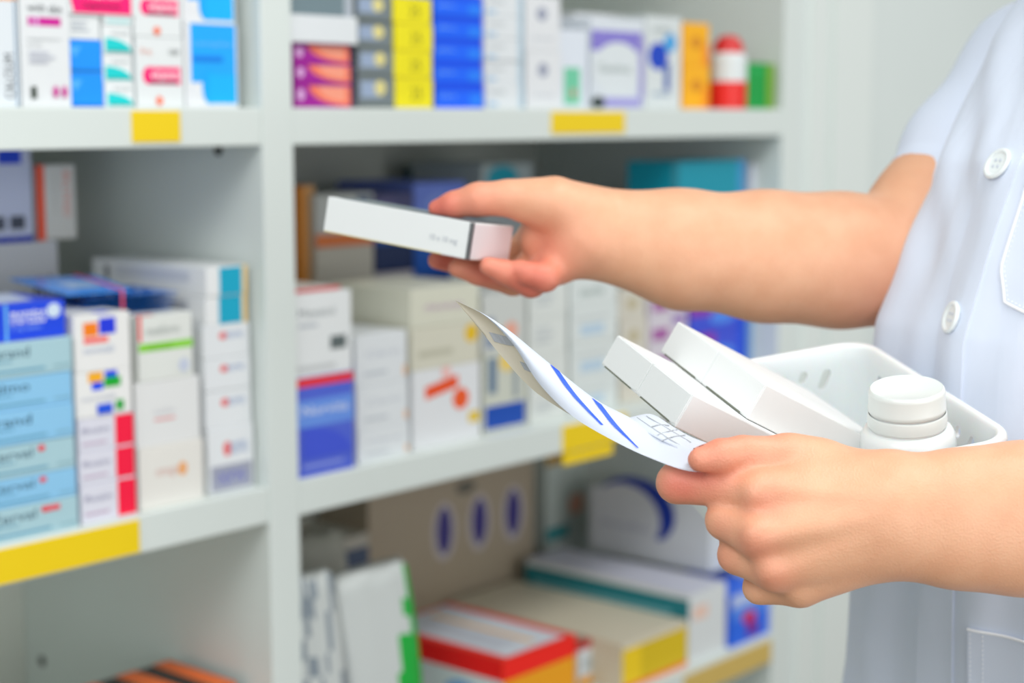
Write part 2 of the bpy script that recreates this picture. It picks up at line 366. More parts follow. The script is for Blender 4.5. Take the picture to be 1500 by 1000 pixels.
m.add([cc, cc + ux * .030, cc + ux * .030 + uy * .030 + np.array([0, 0, .003]), cc + uy * .030 + np.array([0, 0, .003])], [(0, 1, 2, 3)], mat((170, 200, 240), .2)); m.build('blister_card', bl)
m = MB(); z0_ = b0[2] - .0 ; xs = .040
ring = [b0 + ux * xs - uy * .0012 + np.array([0, 0, .0009]), b0 + ux * xs - uy * .0012 + np.array([0, 0, .0200]), b0 + ux * xs + uy * .082 + np.array([0, 0, .0275]), b0 + ux * xs + uy * .082 + np.array([0, 0, .0009])]
m.tube(ring + [ring[0]], .0011, mat((235, 95, 120), .4, 'pink_rubber'), 6); m.build('rubber_band', bl)
# ================= left bay, lower shelf
X0 = onY(205, 990, .04)[0]; X1 = onY(345, 990, .04)[0]; zt = zat(205, 1044, .04)
OB = [('p', 0, 0, 0, 0, (240, 120, 50), [(.0 + .36 * i, 0), (.17 + .36 * i, 0), (.35 + .36 * i, 1), (.18 + .36 * i, 1)]) for i in range(-1, 2)]
OB = [('p', 0, 0, 0, 0, (240, 120, 50), [(.0, 0), (.2, 0), (.2, 1), (.0, 1)]), ('r', .4, 0, .62, 1, (240, 120, 50)), ('r', .8, 0, 1, 1, (240, 120, 50))]
carton('striped_box', 'box with orange and black stripes on the lower shelf of the left bay', 'box', None, X0, X1, S3, zt, .04, .10, (40, 34, 32), OB, OB, OB)
# ================= right bay, top shelf
stack(432, 515, [122, 92, 62, ], S1, .010, .11, [dict(look='purple medicine box with orange swoosh', base=(160, 30, 150), front=[('Q', .24, .08, .98, .92, (255, 130, 100)), ('Q', .40, .25, .9, .9, (255, 165, 140)), ('e', .03, .3, .16, .8, (225, 180, 225))])] * 3, 'the three beside the divider')
zt = zat(432, 62, .010)
X0 = onY(428, 40, .004)[0]; X1 = onY(524, 40, .004)[0]
carton('medicine_box', 'plain white box lying on the three purple and orange boxes', 'box', None, POST + .0005, X1, zt, zat(428, 20, .004), .004, .12, (228, 232, 234))
carton('medicine_box', 'slate grey box lying on the plain white box beside the divider', 'box', None, POST + .0008, onY(517, 10, .006)[0], zat(428, 20, .004) + .0003, zat(428, -40, .006), .006, .12, (118, 136, 142), [('r', .86, 0, 1, 1, (178, 186, 194))])
stack(525, 578, [112, 71, 31, -9], S1, .012, .11, [dict(look='grey medicine box with pale panel and yellow dot', base=(122, 132, 136), front=[('r', .06, .35, .62, .86, (160, 176, 200)), ('e', .44, .4, .76, .9, (226, 216, 150)), ('r', 0, 0, 1, .12, (100, 108, 104))])] * 4, 'the grey stack')
stack(579, 635, [114, 74, 34, -6], S1, .011, .11, [dict(look='yellow medicine box with dark olive symbol', base=(236, 224, 30), front=[('t', .4, .28, .7, .72, (135, 128, 25), '25'), ('r', 0, 0, 1, .04, (205, 190, 20))])] * 4, 'the yellow stack')
stack(638, 708, [121, 88, 55, 22, -11], S1, .012, .11, [dict(look='bright blue medicine box with pale lettering', base=(25, 105, 248), front=[('r', 0, .72, 1, 1, (10, 82, 225)), ('t', .1, .35, .42, .6, (130, 180, 245), 'plavo'), ('r', .7, .1, 1, .6, (40, 130, 250))])] * 5, 'the bright blue stack')
stack(711, 768, [121, 88, 55, 22, -11], S1, .014, .11, [dict(look='slim white box with pale blue edge', base=(228, 232, 234), front=[('r', .86, 0, 1, 1, (190, 210, 222)), ('r', .1, .55, .5, .72, (205, 210, 212)), ('r', .05, .1, .3, .25, (170, 200, 225))])] * 5, 'the slim white stack')
stack(771, 823, [74, -8], S1, .016, .11, [dict(look='white box with small grey symbol', base=(230, 232, 234), front=[('e', .32, .55, .62, .80, (160, 165, 182)), ('r', .2, .2, .8, .26, (215, 218, 222))])] * 2, 'the column right of the slim white stack')
X0 = onY(824, 60, .05)[0]
back_box(842, 940, 150, 18, .12, .12, 'tall white carton standing behind the purple and white box', (226, 228, 232), z0=S1)
stack(820, 862, [42], S1, .02, .09, [dict(look='white box with mint green lower panel', base=(226, 232, 240), front=[('r', .15, .05, .72, .52, (120, 200, 165)), ('r', .40, .15, .55, .25, (210, 150, 140))])], 'the top row of the right bay')
stack(866, 944, [24], S1, .022, .10, [dict(look='white box with purple bands and grey lettering', base=(222, 228, 234), front=[('r', 0, .64, .96, .86, (140, 130, 205)), ('e', -.02 + .04, .14, .98, .74, (224, 230, 232)), ('t', .14, .40, .74, .50, (135, 150, 145), 'Gestiva'), ('r', .12, .02, .95, .12, (165, 160, 215)), ('e', .0, .0, .26, .14, (50, 62, 60)), ('r', .9, .12, 1, .8, (170, 165, 215))])], 'the top row of the right bay')
stack(946, 999, [22], S1, .024, .10, [dict(look='white box with blue leaping figure', base=(220, 226, 226), front=[('e', .08, .42, .62, .72, (20, 70, 185)), ('r', .52, .2, .68, .5, (60, 90, 165)), ('e', .5, .62, .85, .82, (80, 165, 220)), ('t', .2, .82, .7, .9, (165, 175, 175), 'active'), ('r', .2, .14, .7, .18, (170, 185, 200))])], 'the top row of the right bay')
stack(1001, 1040, [95, 32], S1, .024, .09, [dict(look='amber yellow box with brown spot', base=(245, 180, 25), front=[('e', .28, .40, .72, .68, (212, 140, 30)), ('r', .75, 0, 1, .5, (248, 150, 35))])] * 2, 'the amber pair')
bo = empty('medicine_bottle', onY(1066, 152, .027) * [1, 1, 0] + [0, 0, S1], 'white bottle with red cap and red lower label', 'bottle')
c = np.array([onY(1066, 120, .027)[0], .027, S1]); rad = .024
m = MB(); m.lathe([(0, 0), (rad, 0), (rad, .008)], c, (0, 0, 1), mat((215, 45, 35), .3), 32); m.lathe([(rad, .008), (rad, .034)], c, (0, 0, 1), mat((226, 45, 38), .3), 32)
m.lathe([(rad, .034), (rad, .062), (rad * .8, .070)], c, (0, 0, 1), mat((226, 232, 232), .3), 32); smooth_angle(m.build('bottle_body', bo), 30)
m = MB(); m.lathe([(rad * .82, .0695), (rad * .80, .078), (rad * .5, .089), (0, .092)], c, (0, 0, 1), mat((205, 40, 40), .3), 32); smooth_angle(m.build('cap', bo))
stack(1094, 1124, [91], S1, .006, .022, [dict(look='small green box', base=(0, 152, 66), front=[('r', .1, .8, .9, .86, (40, 175, 95))])], 'the top row of the right bay')
stack(1125, 1136, [93], S1, .004, .03, [dict(look='thin olive green packet', base=(120, 165, 50))], 'the row end beside the side panel')
# ================= right bay, middle shelf, front row
stack(433, 518, [556, 432], S2, .006, .12, [dict(look='blue medicine box with red top band', base=(85, 105, 205), front=[('r', 0, .91, 1, 1, (222, 55, 60)), ('r', 0, .5, 1, .78, (110, 150, 225)), ('t', .1, .62, .9, .72, (225, 232, 245), 'Norvita'), ('q', .1, .18, .95, .5, (70, 90, 205)), ('r', .1, .08, .8, .13, (130, 145, 220))]),
      dict(look='white box with grey lettering and dark square', base=(232, 235, 235), front=[('t', .08, .72, .70, .82, (130, 138, 140), 'Mexatol'), ('r', .62, .30, .90, .46, (95, 105, 105)), ('r', .08, .6, .4, .64, LG), ('r', .05, .08, .7, .14, (205, 208, 208))])], 'the column beside the divider')
z_top = zat(433, 432, .006)
carton('medicine_box', 'thin white packet with red edge lying on the white box beside the divider', 'box', None, POST + .003, onY(500, 425, .01)[0], z_top, z_top + .004, .012, .15, (222, 218, 212), [('r', 0, .2, 1, 1, (205, 70, 80))], left=[('r', 0, .2, 1, 1, (205, 70, 80))])
wb = lambda: dict(look='white box with faint grey lettering', base=(226, 230, 232), front=[('t', .2, .55, .85, .68, (190, 195, 205), 'Clarin'), ('r', .92, .1, .98, .3, (235, 190, 150)), ('r', .15, .2, .6, .26, LG)])
stack(524, 600, [632, 568, 492], S2, .014, .12, [wb(), wb(), wb()], 'the stack beside the red-banded box')
stack(604, 704, [545, 482, 424], S2, .018, .12, [
      dict(look='white box with orange-red arrow', base=(228, 230, 232), front=[('p', 0, 0, 0, 0, (225, 85, 35), [(.18, .62), (.66, .72), (.66, .88), (.18, .78)]), ('e', .58, .42, .82, .70, (228, 95, 40)), ('r', .82, .22, .98, .36, (225, 195, 60)), ('r', .42, .86, .55, 1, (240, 195, 190))]),
      dict(look='cream box with yellow spot', base=(214, 212, 196), front=[('e', .78, .50, .98, .95, (222, 185, 40)), ('r', .1, .3, .6, .45, (190, 188, 170))]),
      dict(look='cream box with purple lettering', base=(216, 216, 200), front=[('t', .2, .35, .75, .6, (172, 130, 172), 'rhinostop')])], 'the orange-arrow column')
stack(708, 772, [520, 432], S2, .022, .12, [
      dict(look='grey-white box with navy blue base band', base=(205, 208, 196), front=[('r', .04, .05, .96, .34, (15, 75, 165)), ('r', .1, .5, .3, .95, (110, 130, 150)), ('e', .35, .75, .75, 1, (232, 205, 120)), ('r', .68, .4, .8, .9, (150, 160, 165))]),
      dict(look='pale box with blue-grey upright bars', base=(205, 208, 204), front=[('r', .1, .1, .26, .6, (105, 125, 155)), ('e', .5, .2, .8, .5, (230, 170, 150))])], 'the navy-band column')
stack(776, 832, [580, 525, 468, 412], S2, .024, .12, [dict(look='white box with faint grey lines', base=(222, 226, 222), front=lines(.15, .8, .3, .8, 3, (200, 205, 205)))] * 4, 'the stack behind the paper slip')
stack(836, 905, [560, 505, 452, 402], S2, .026, .12, [dict(look='white box with pale blue panel', base=(222, 228, 226), front=[('r', .2, .2, .7, .5, (190, 210, 225)), ('r', .1, .65, .8, .72, (200, 206, 206))])] * 3 + [dict(look='plain white box with dark grey word', base=(222, 228, 226), front=[('t', .2, .3, .7, .6, (130, 150, 145), 'sterile')])], 'the pale blue panel stack')
stack(908, 948, [520, 470, 425], S2, .030, .12, [dict(look='beige and white box', base=(212, 208, 196), front=[('e', .3, .3, .7, .7, (190, 180, 150))])] * 3, 'the narrow stack below the raised forearm')
stack(951, 1008, [548, 505, 462, 425], S2, .032, .12, [dict(look='white box with lilac print', base=(214, 208, 216), front=[('r', .1, .1, .5, .5, (165, 95, 160)), ('r', .6, .55, .95, .9, (165, 140, 190))])] * 4, 'the lilac stack')
stack(1011, 1092, [545, 492, 440], S2, .036, .12, [dict(look='blue and purple medicine box', base=(65, 85, 205), front=[('r', 0, .5, .45, 1, (140, 60, 170)), ('e', .35, .2, .8, .6, (85, 140, 230)), ('r', .85, 0, 1, 1, (25, 80, 210))])] * 3, 'the blue and purple stack')
for i, (a, b_, c_, nm) in enumerate(((1095, 1106, (120, 160, 205), 'pale blue'), (1107, 1118, (205, 215, 225), 'white'), (1119, 1126, (110, 170, 170), 'teal'), (1127, 1137, (205, 205, 210), 'light grey'))):
    X0 = onY(a, 500, .04)[0]; X1 = onY(b_, 500, .04)[0]
    tag(carton('booklet', nm + ' upright booklet in the row beside the side panel', 'booklet', None, X0, X1, S2, zat(a, 436, .04), .04, .16, c_))
# back row of the middle shelf
def column(px0, px1, pys, Y0, dep, specs):
    z = S2
    X0 = onY(px0, pys[0], Y0)[0]; X1 = onY(px1, pys[0], Y0)[0]
    for py, sp in zip(pys, specs):
        z1 = zat(px0, py, Y0)
        carton('medicine_box', sp[0], 'box', None, X0, X1, z, z1 - .0003, Y0, dep, sp[1], sp[2] if len(sp) > 2 else ()); z = z1
column(438, 462, [420, 272], .21, .13, [('plain beige carton under the amber box in the back row', (200, 192, 180)), ('amber orange box standing in the back row beside the divider', (205, 130, 40), [('r', .4, 0, 1, 1, (215, 165, 110))])])
column(464, 548, [430, 366, 340, 285], .20, .13, [('grey-white box with dark mark low in the back row', (190, 188, 178), [('r', .05, .5, .2, .8, (110, 105, 95))]), ('pale box below the orange-striped box in the back row', (205, 200, 188)), ('white box with broad orange stripe in the back row', (205, 200, 195), [('r', .0, .1, 1, .85, (222, 125, 65))]), ('tall grey-white box at the left of the back row', (200, 202, 200), [('r', .7, .5, .95, .9, (30, 70, 120))])])
column(550, 606, [425, 400, 360, 330, 284], .205, .13, [('white box with lilac print low in the back row', (205, 205, 212)), ('white and pink packet in the back row', (205, 198, 204), [('r', .1, .2, .5, .7, (215, 150, 150))]), ('dark navy box in the back row', (25, 45, 90)), ('blue box behind the held carton', (35, 85, 160)), ('dark violet box behind the held carton', (80, 80, 120), [('r', .1, .4, .5, .9, (95, 90, 130))])])
column(608, 682, [430, 405, 345, 268], .21, .13, [('white carton low in the back row', (210, 212, 215)), ('navy blue box in the back row', (20, 65, 150)), ('blue box right of the dark navy box', (40, 100, 190)), ('lavender blue box left of the fingers', (120, 140, 220), [('e', .2, .3, .8, .8, (140, 160, 230))])])
column(640, 690, [430, 246], .345, .055, [('white carton at the very back', (200, 202, 200)), ('dark teal and blue box standing at the very back', (20, 95, 115), [('r', .6, 0, 1, .9, (20, 75, 150))])])
column(706, 780, [425, 300, 240], .23, .12, [('white carton under the held box, back row', (205, 206, 205)), ('grey-white carton behind the thumb', (190, 195, 196)), ('pale box with cyan panel behind the upper hand', (185, 195, 196), [('e', .1, .35, .7, .95, (50, 165, 185))])])
column(800, 905, [395], .20, .13, [('white carton behind the wrist', (212, 216, 214), lines(.1, .8, .4, .9, 5))])
# teal box and binder standing right in the middle row
X0 = onY(984, 300, .034)[0]; X1 = onY(1090, 300, .034)[0]; zr = zat(908, 425, .03) + .0005
carton('carton_box', 'large teal box lying on the stacks behind the raised forearm', 'box', None, X0, X1, zr, zat(984, 237, .034), .034, .068, (10, 145, 165), [('r', .9, 0, 1, 1, (70, 150, 200)), ('r', .0, .0, .08, 1, (10, 110, 125))])
back_box(1096, 1136, 430, 240, .040, .14, 'white file box with dark green edge right of the teal box', (214, 218, 230), [('r', .72, 0, 1, 1, (60, 130, 125))], z0=zat(1095, 436, .04) + .001, name='file_box')
# ================= right bay, lower shelf
def pouch(px0, px1, pyt, Y0, dep, label, m1, gusset=None, spots=None):
    X0 = onY(px0, pyt + 60, Y0)[0]; X1 = onY(px1, pyt + 60, Y0)[0]; zt = zat(px0, pyt, Y0)
    b = MB(); nx, nz = 12, 12; rows = []
    for j in range(nz + 1):
        t = j / nz; th = dep * (1 - .75 * t ** 1.5)
        ring = []
        for i in range(nx): ring.append((X0 + (X1 - X0) * i / nx + .002 * math.sin(5 * t + i), Y0 + .5 * dep - th / 2 - .004 * math.sin(3.1 * i / nx), S3 + (zt - S3) * t - .004 * math.sin(i * 1.3) * t))
        for i in range(nx): ring.append((X1 - (X1 - X0) * i / nx, Y0 + .5 * dep + th / 2 + .004 * math.sin(3.1 * i / nx), S3 + (zt - S3) * t))
        rows.append(ring)
    n = 2 * nx; vs = [v for r in rows for v in r]
    main = []; gus = []; sp = []
    for j in range(nz):
        for i in range(n):
            f = (j * n + i, j * n + (i + 1) % n, (j + 1) * n + (i + 1) % n, (j + 1) * n + i)
            if gusset is not None and nx - 1.5 - 6 * (1 - j / nz) + random.uniform(-.6, .6) <= i <= nx + 1: gus.append(f)
            elif spots is not None and i < nx and random.random() < .5: sp.append(f)
            else: main.append(f)
    b.add(vs, main, m1)
    bb = len(b.v) - len(vs)
    for fs, mm in ((gus, gusset), (sp, spots)):
        if mm is not None and fs:
            k = b.mi(mm)
            for f in fs: b.f.append(f); b.m.append(k)
    b.f.append(tuple(range(n))[::-1]); b.m.append(0)
    b.f.append(tuple(nz * n + i for i in range(n))); b.m.append(0)
    o = b.build('medicine_pouch', smooth=True)
    return tag(o, label, 'pouch')
PW = mat((205, 210, 208), .35, 'pouch_film', .25, 60)
pouch(441, 520, 862, .02, .07, 'white pouch with blurred grey blots beside the divider', PW, None, mat((140, 150, 158), .4))
pouch(524, 632, 856, .025, .075, 'white stand-up pouch with bright green side', PW, mat((20, 165, 60), .35))
pouch(445, 530, 800, .15, .06, 'crumpled grey-white pouch behind the blotted pouch', mat((178, 178, 168), .4, 'grey_film', .3, 60))
b = MB(); q = onY(455, 800, .24); zz = q[2]
carton('leaflet_box', 'white box with navy and red print behind the pouches', 'box', None, onY(462, 800, .26)[0], onY(540, 800, .26)[0], S3, zat(462, 800, .26), .26, .10, (190, 186, 176), [('r', .3, .80, 1, .92, (70, 85, 110)), ('r', .2, .70, .9, .80, (200, 90, 90))])
ov = [('e', .16 + .30 * i, .30, .31 + .30 * i, .72, (216, 212, 216)) for i in range(3)] + [('e', .18 + .30 * i, .34, .29 + .30 * i, .68, (75, 65, 125)) for i in range(3)]
carton('carton_box', 'brown-beige carton with three navy ovals in the lower right bay', 'box', None, onY(540, 800, .31)[0], onY(782, 800, .31)[0], S3, zat(540, 728, .31), .31, .09, (178, 165, 146), ov[:0] + [('e', .36 + .215 * i, .50 - .0 * i, .50 + .215 * i, .86, (205, 198, 200)) for i in range(3)] + [('e', .385 + .215 * i, .54, .475 + .215 * i, .83, (70, 62, 130)) for i in range(3)] + [('e', .5, .88, .62, .96, (110, 108, 98))])
# red, white and orange carton
def low(px0, px1, pyt, Y0, dep, label, base, front=(), left=(), top=(), name='medicine_box', z0=None):
    z = S3 if z0 is None else z0
    zt = zat(px0, pyt, Y0)
    return carton(name, label, 'box', None, onY(px0, pyt, Y0)[0], onY(px1, pyt, Y0)[0], z, zt, Y0, dep, base, front, left, top), zt
low(737, 843, 968, .02, .20, 'red-edged carton with white top and orange front right of the green pouch', (236, 165, 35), [('r', 0, .72, 1, 1, (238, 40, 30))],
    left=[('r', 0, 0, 1, .78, (225, 232, 236)), ('r', 0, .72, 1, 1, (240, 30, 30)), ('e', .55, .2, .85, .6, (120, 175, 225))], top=[('r', 0, 0, 1, 1, (225, 60, 50)), ('r', .10, .03, .9, .97, (216, 222, 230)), ('r', .55, .1, .62, .9, (240, 190, 120)), ('r', .2, .15, .5, .85, (200, 205, 215))])
low(848, 908, 940, .06, .14, 'small white box with dark red top band beside the red-edged carton', (222, 228, 232), [('r', 0, .80, 1, 1, (175, 50, 50)), ('r', .1, .35, .9, .6, (190, 200, 205)), ('r', 0, 0, 1, .2, (230, 165, 40))], top=[('r', 0, 0, 1, 1, (160, 130, 115))], left=[('r', 0, .8, 1, 1, (190, 50, 50))])
low(912, 1006, 944, .012, .285, 'large beige-topped carton with yellow front', (214, 206, 186), [('r', .0, 0, .28, .86, (238, 205, 40)), ('r', .28, 0, 1, .86, (214, 186, 36)), ('r', 0, 0, 1, .10, (225, 110, 50))])
_, zq = low(1010, 1064, 872, .010, .27, 'long white carton with teal band along its side', (222, 226, 226), [('r', .1, .6, .5, .8, (235, 205, 190))], left=[('r', 0, .60, 1, .92, (20, 120, 130)), ('r', .05, .66, .9, .72, (120, 180, 190))], top=[('r', 0, 0, 1, 1, (208, 210, 224))])
carton('carton_box', 'white box with dark blue arc lying on the teal-banded carton', 'box', None, onY(1040, 800, .05)[0], onY(1095, 800, .05)[0], zq, zat(1040, 742, .05), .05, .20, (214, 218, 222), [], [('e', .05, .20, .72, 1.25, (20, 55, 150)), ('e', .0, .08, .60, 1.12, (212, 215, 218)), ('r', .0, .0, .9, .35, (212, 215, 218)), ('t', .1, .42, .5, .54, (165, 168, 185), 'insulin')])
carton('carton_box', 'tall white box with orange spot and teal foot at the back of the lower shelf', 'box', None, onY(800, 760, .32)[0], onY(864, 760, .32)[0], S3, zat(800, 668, .32), .32, .08, (198, 206, 200), [('e', .5, .55, .85, .7, (225, 170, 150)), ('r', 0, .42, .5, .5, (20, 140, 145)), ('r', 0, .93, .5, 1, (190, 150, 60))])
low(1072, 1136, 874, .006, .12, 'small bright blue box with red heart near the side panel', (50, 110, 225), [('r', 0, .5, 1, 1, (90, 140, 232)), ('e', .25, .35, .55, .6, (200, 45, 90)), ('r', .35, .1, .6, .35, (120, 40, 150)), ('r', 0, .75, 1, 1, (190, 205, 240))])
# ================= basket
Bo = np.array([0.08212516, 0.02343952, 1.0729392]); Ba = np.array([0.96148776, -0.16459954, 0.22010968]); Bb = np.array([0.25995162, 0.28453579, -0.92274836]); Bn = np.array([0.08925488, 0.94442913, 0.3163656])
BA, BB = .152, .191
def bc(a, b, n):
    v = Bo + a * Ba + b * Bb + n * Bn
    return CAM + D(v)
PL = mat((238, 242, 242), .28, 'white_plastic', .02, 60, sss=.15)
def rrect(off, n, rad=.021, k=8):
    pts = []; r = max(rad - off * .7, .006)
    x0, x1, y0, y1 = off, BA - off, off, BB - off
    for (cx, cy, a0) in ((x1 - r, y1 - r, 0), (x0 + r, y1 - r, 90), (x0 + r, y0 + r, 180), (x1 - r, y0 + r, 270)):
        for i in range(k + 1):
            th = math.radians(a0 + 90 * i / k); pts.append(bc(cx + r * math.cos(th), cy + r * math.sin(th), n))
    return pts
prof = [(0.0003, .0065), (-.0004, .003), (0, .0008), (.0012, -.0008), (.0030, -.0012), (.0046, -.0004), (.0054, .0016), (.0058, .012), (.0062, .054), (.0080, .0605), (.0125, .0625)]
outer = [(.0110, .0652), (.0060, .0635), (.0040, .0560), (.0034, .012), (.0030, .0068)]
rings = [rrect(*p) for p in prof] + [None] + [rrect(*p) for p in outer]
b = MB(); n = len(rings[0]); vs = []; fs = []
seq1 = rings[:len(prof)]; seq2 = rings[len(prof) + 1:]
for r in seq1 + seq2: vs += r
def bridge(i, j): return [(i * n + k, i * n + (k + 1) % n, j * n + (k + 1) % n, j * n + k) for k in range(n)]
for i in range(len(seq1) - 1): fs += bridge(i, i + 1)
m1 = len(seq1); fs.append(tuple((m1 - 1) * n + k for k in range(n)))
fs.append(tuple(m1 * n + k for k in range(n))[::-1])
for i in range(m1, m1 + len(seq2) - 1): fs += bridge(i, i + 1)
fs += bridge(m1 + len(seq2) - 1, 0)
b.add(vs, fs, PL)
bask = empty('plastic_basket', bc(BA / 2, BB / 2, .0652), 'white plastic basket with slotted sides holding white cartons and a bottle', 'basket')
body = b.build('basket_body', bask)
# recalc normals
bm = bmesh.new(); bm.from_mesh(body.data); bmesh.ops.recalc_face_normals(bm, faces=bm.faces[:]); bm.to_mesh(body.data); bm.free()
# slots
cut = MB()
def slot(c, u, v, nrm, L, Wd):
    pts = []; N = 8
    for s in (1, -1):
        for i in range(N + 1):
            th = math.radians(-90 + 180 * i / N)
            pts.append((s * (L / 2 - Wd / 2) + s * Wd / 2 * math.cos(th), s * Wd / 2 * math.sin(th)))
    ring = [c + u * x + v * y for x, y in pts]; m = len(ring)
    cut.add([q - nrm * .012 for q in ring] + [q + nrm * .012 for q in ring], [tuple(range(m))[::-1], tuple(range(m, 2 * m))] + [(k, (k + 1) % m, m + (k + 1) % m, m + k) for k in range(m)], PL)
wa, wb_, wn = D(Ba), D(Bb), D(Bn)
def wall(p0, along, length, nrm):
    k = int((length - .036) / .0135)
    for i in range(k):
        s = .018 + (length - .036) * (i + .5) / k
        L, W_, zc = ((.0145, .0056, .0205), (.0080, .0052, .0165))[i % 2]
        u = -wn * .90 + along * .43; u /= np.linalg.norm(u); v = np.cross(nrm, u)
        slot(p0 + along * s + wn * zc, u, v, nrm, L, W_)
        if i % 2: slot(p0 + along * s + wn * .032, u, v, nrm, .0095, .005)
        if i % 2 == 0: slot(p0 + along * s + wn * .046, u, v, nrm, .0095, .005)
        else: slot(p0 + along * (s - .006) + wn * .0325, u, v, nrm, .0045, .0036)
wall(bc(.006, .006, 0), wa, BA - .012, wb_); wall(bc(.006, BB - .006, 0), wa, BA - .012, wb_)
wall(bc(.006, .006, 0), wb_, BB - .012, wa); wall(bc(BA - .006, .006, 0), wb_, BB - .012, wa)
co = cut.build('cutter')
bm = bmesh.new(); bm.from_mesh(co.data); bmesh.ops.recalc_face_normals(bm, faces=bm.faces[:]); bm.to_mesh(co.data); bm.free()
md = body.modifiers.new('b', 'BOOLEAN'); md.operation = 'DIFFERENCE'; md.object = co; md.solver = 'EXACT'
dg = bpy.context.evaluated_depsgraph_get(); me = bpy.data.meshes.new_from_object(body.evaluated_get(dg)); body.modifiers.clear(); body.data = me
bpy.data.objects.remove(co); smooth_angle(body, 45)
# ================= white cartons in the basket
e1 = np.array([0.33047954, 0.31045048, -0.89129331]); e2 = np.array([-0.49117543, 0.86296767, 0.11846302]); Lv = np.array([0.80593422, 0.39863178, 0.43767881])
CW = mat((236, 238, 237), .5, 'white_carton_board', .02, 200); CWI = mat((205, 205, 196), .6, 'carton_inside')
def orient_box(name, label, o, A, B_, C, w, t, L, group, axis_seam=True):
    """o = corner; A (width w), B_ (thickness t), C (length L) unit world vectors"""
    root = empty(name, o + A * w / 2 + B_ * t + C * L / 2, label, 'box', group)
    b = MB(); bm = bmesh.new(); bmesh.ops.create_cube(bm, size=1)
    S = np.stack([A, B_, C], 1)
    bmesh.ops.scale(bm, vec=(w, t, L), verts=bm.verts); bmesh.ops.bevel(bm, geom=bm.edges[:], offset=.0005, segments=2, affect='EDGES')
    bm.verts.index_update(); cc = o + A * w / 2 + B_ * t / 2 + C * L / 2
    b.add([cc + S @ np.array(v.co) for v in bm.verts], [[v.index for v in f.verts] for f in bm.faces], CW); bm.free()
    body = b.build('carton_body', root); bm = bmesh.new(); bm.from_mesh(body.data); bmesh.ops.recalc_face_normals(bm, faces=bm.faces[:]); bm.to_mesh(body.data); bm.free()
    for s, cpos in ((-1, 0), (1, L)):
        f = MB(); base = o + C * (cpos + s * .0004)
        q = [base + A * .0012 + B_ * .0008, base + A * (w - .0012) + B_ * .0008, base + A * (w - .0012) + B_ * (t - .0016), base + A * (w - .006) + B_ * (t - .0010), base + A * .006 + B_ * (t - .0010), base + A * .0012 + B_ * (t - .0016)]
        f.add(q + [x - C * s * .0008 for x in q], [(0, 1, 2, 3, 4, 5), (11, 10, 9, 8, 7, 6)] + [(i, (i + 1) % 6, 6 + (i + 1) % 6, 6 + i) for i in range(6)], CW)
        f.build('end_flap', root)
        g = MB(); q0 = base + B_ * (t - .0009) + C * s * .0002
        g.add([q0 + A * w * .12, q0 + A * w * .86, q0 + A * w * .86 + B_ * .0009, q0 + A * w * .12 + B_ * .0009], [(0, 1, 2, 3)], mat((120, 124, 112), .8, 'tuck_gap'))
        g.build('tuck_slit', root)
    return root
wA, wB, wC = D(e1), D(e2), D(Lv)
z1 = .985; w1 = .0512 ; t1 = .0196
T1 = CAM + D(np.array([(905 - 750) / F_PX, (490 - 500) / F_PX, 1]) * z1)
d2 = np.array([(993 - 750) / F_PX, (470 - 500) / F_PX, 1.])
T1c = np.array([(905 - 750) / F_PX, (490 - 500) / F_PX, 1]) * z1
t2 = .0212; w2 = .0572
z2 = (T1c @ e2 - t2 - .0004) / (d2 @ e2)
T2 = CAM + D(d2 * z2)
for i in range(2):
    orient_box('carton_box', 'blank white carton in the lower layer, ' + ('farther from' if i == 0 else 'nearer to') + ' the hand holding the slip', T1 + wA * (w1 + .0003) * i, wA, wB, wC, w1, t1, .132, 'white cartons in the basket')
for i in range(2):
    orient_box('carton_box', 'blank white carton in the upper layer, ' + ('at the back beside the basket rim' if i == 0 else 'beside the white bottle'), T2 + wA * (w2 + .0003) * i, wA, wB, wC, w2, t2, .108, 'white cartons in the basket')
# ================= bottle in the basket
zb_ = .0625
# axis position: the cap's top centre is seen at (1328, 566)
hB = .0905
dd = np.array([(1328 - 750) / F_PX, (567 - 500) / F_PX, 1.]); nn = zb_ - hB
tt = ((Bo + Bn * nn) @ Bn) / (dd @ Bn); q = dd * tt - Bo
ba_, bb_ = q @ Ba, q @ Bb; zcap = tt
BW = mat((234, 238, 237), .22, 'bottle_plastic', sss=.1); CWh = mat((226, 232, 229), .3, 'cap_plastic')
upB = -wn
c0 = bc(ba_, bb_, zb_)
k = zcap / F_PX; rc = 56.5 * k; rbody = 70 * k
bt = empty('pill_bottle', c0, 'white plastic pill bottle with screw cap standing in the basket', 'bottle')
m = MB(); h = hB; hc = 32 * k
ytop = h - hc
m.lathe([(0, 0), (rbody * .93, 0), (rbody, .003), (rbody, ytop - .019), (rbody * .985, ytop - .0155), (rbody * .93, ytop - .0125), (rbody * .87, ytop - .0112), (rc * .965, ytop - .0108), (rc * .965, ytop + .004)], c0, upB, BW, 64)
smooth_angle(m.build('bottle_body', bt), 50)
m = MB(); m.lathe([(rc * .97, ytop - .0098), (rc * 1.02, ytop - .0092), (rc * 1.022, ytop - .0030), (rc * .99, ytop - .0020)], c0, upB, CWh, 64); smooth_angle(m.build('neck_ring', bt), 50)
m = MB(); m.lathe([(rc * .985, ytop - .0010), (rc * 1.0, ytop - .0006), (rc * 1.0, ytop + .0012), (rc * .985, ytop + .0017), (rc * .985, h - .0028), (rc * .965, h - .0009), (rc * .92, h), (rc * .88, h - .0004), (0, h - .0007)], c0, upB, CWh, 96); smooth_angle(m.build('screw_cap', bt), 50)
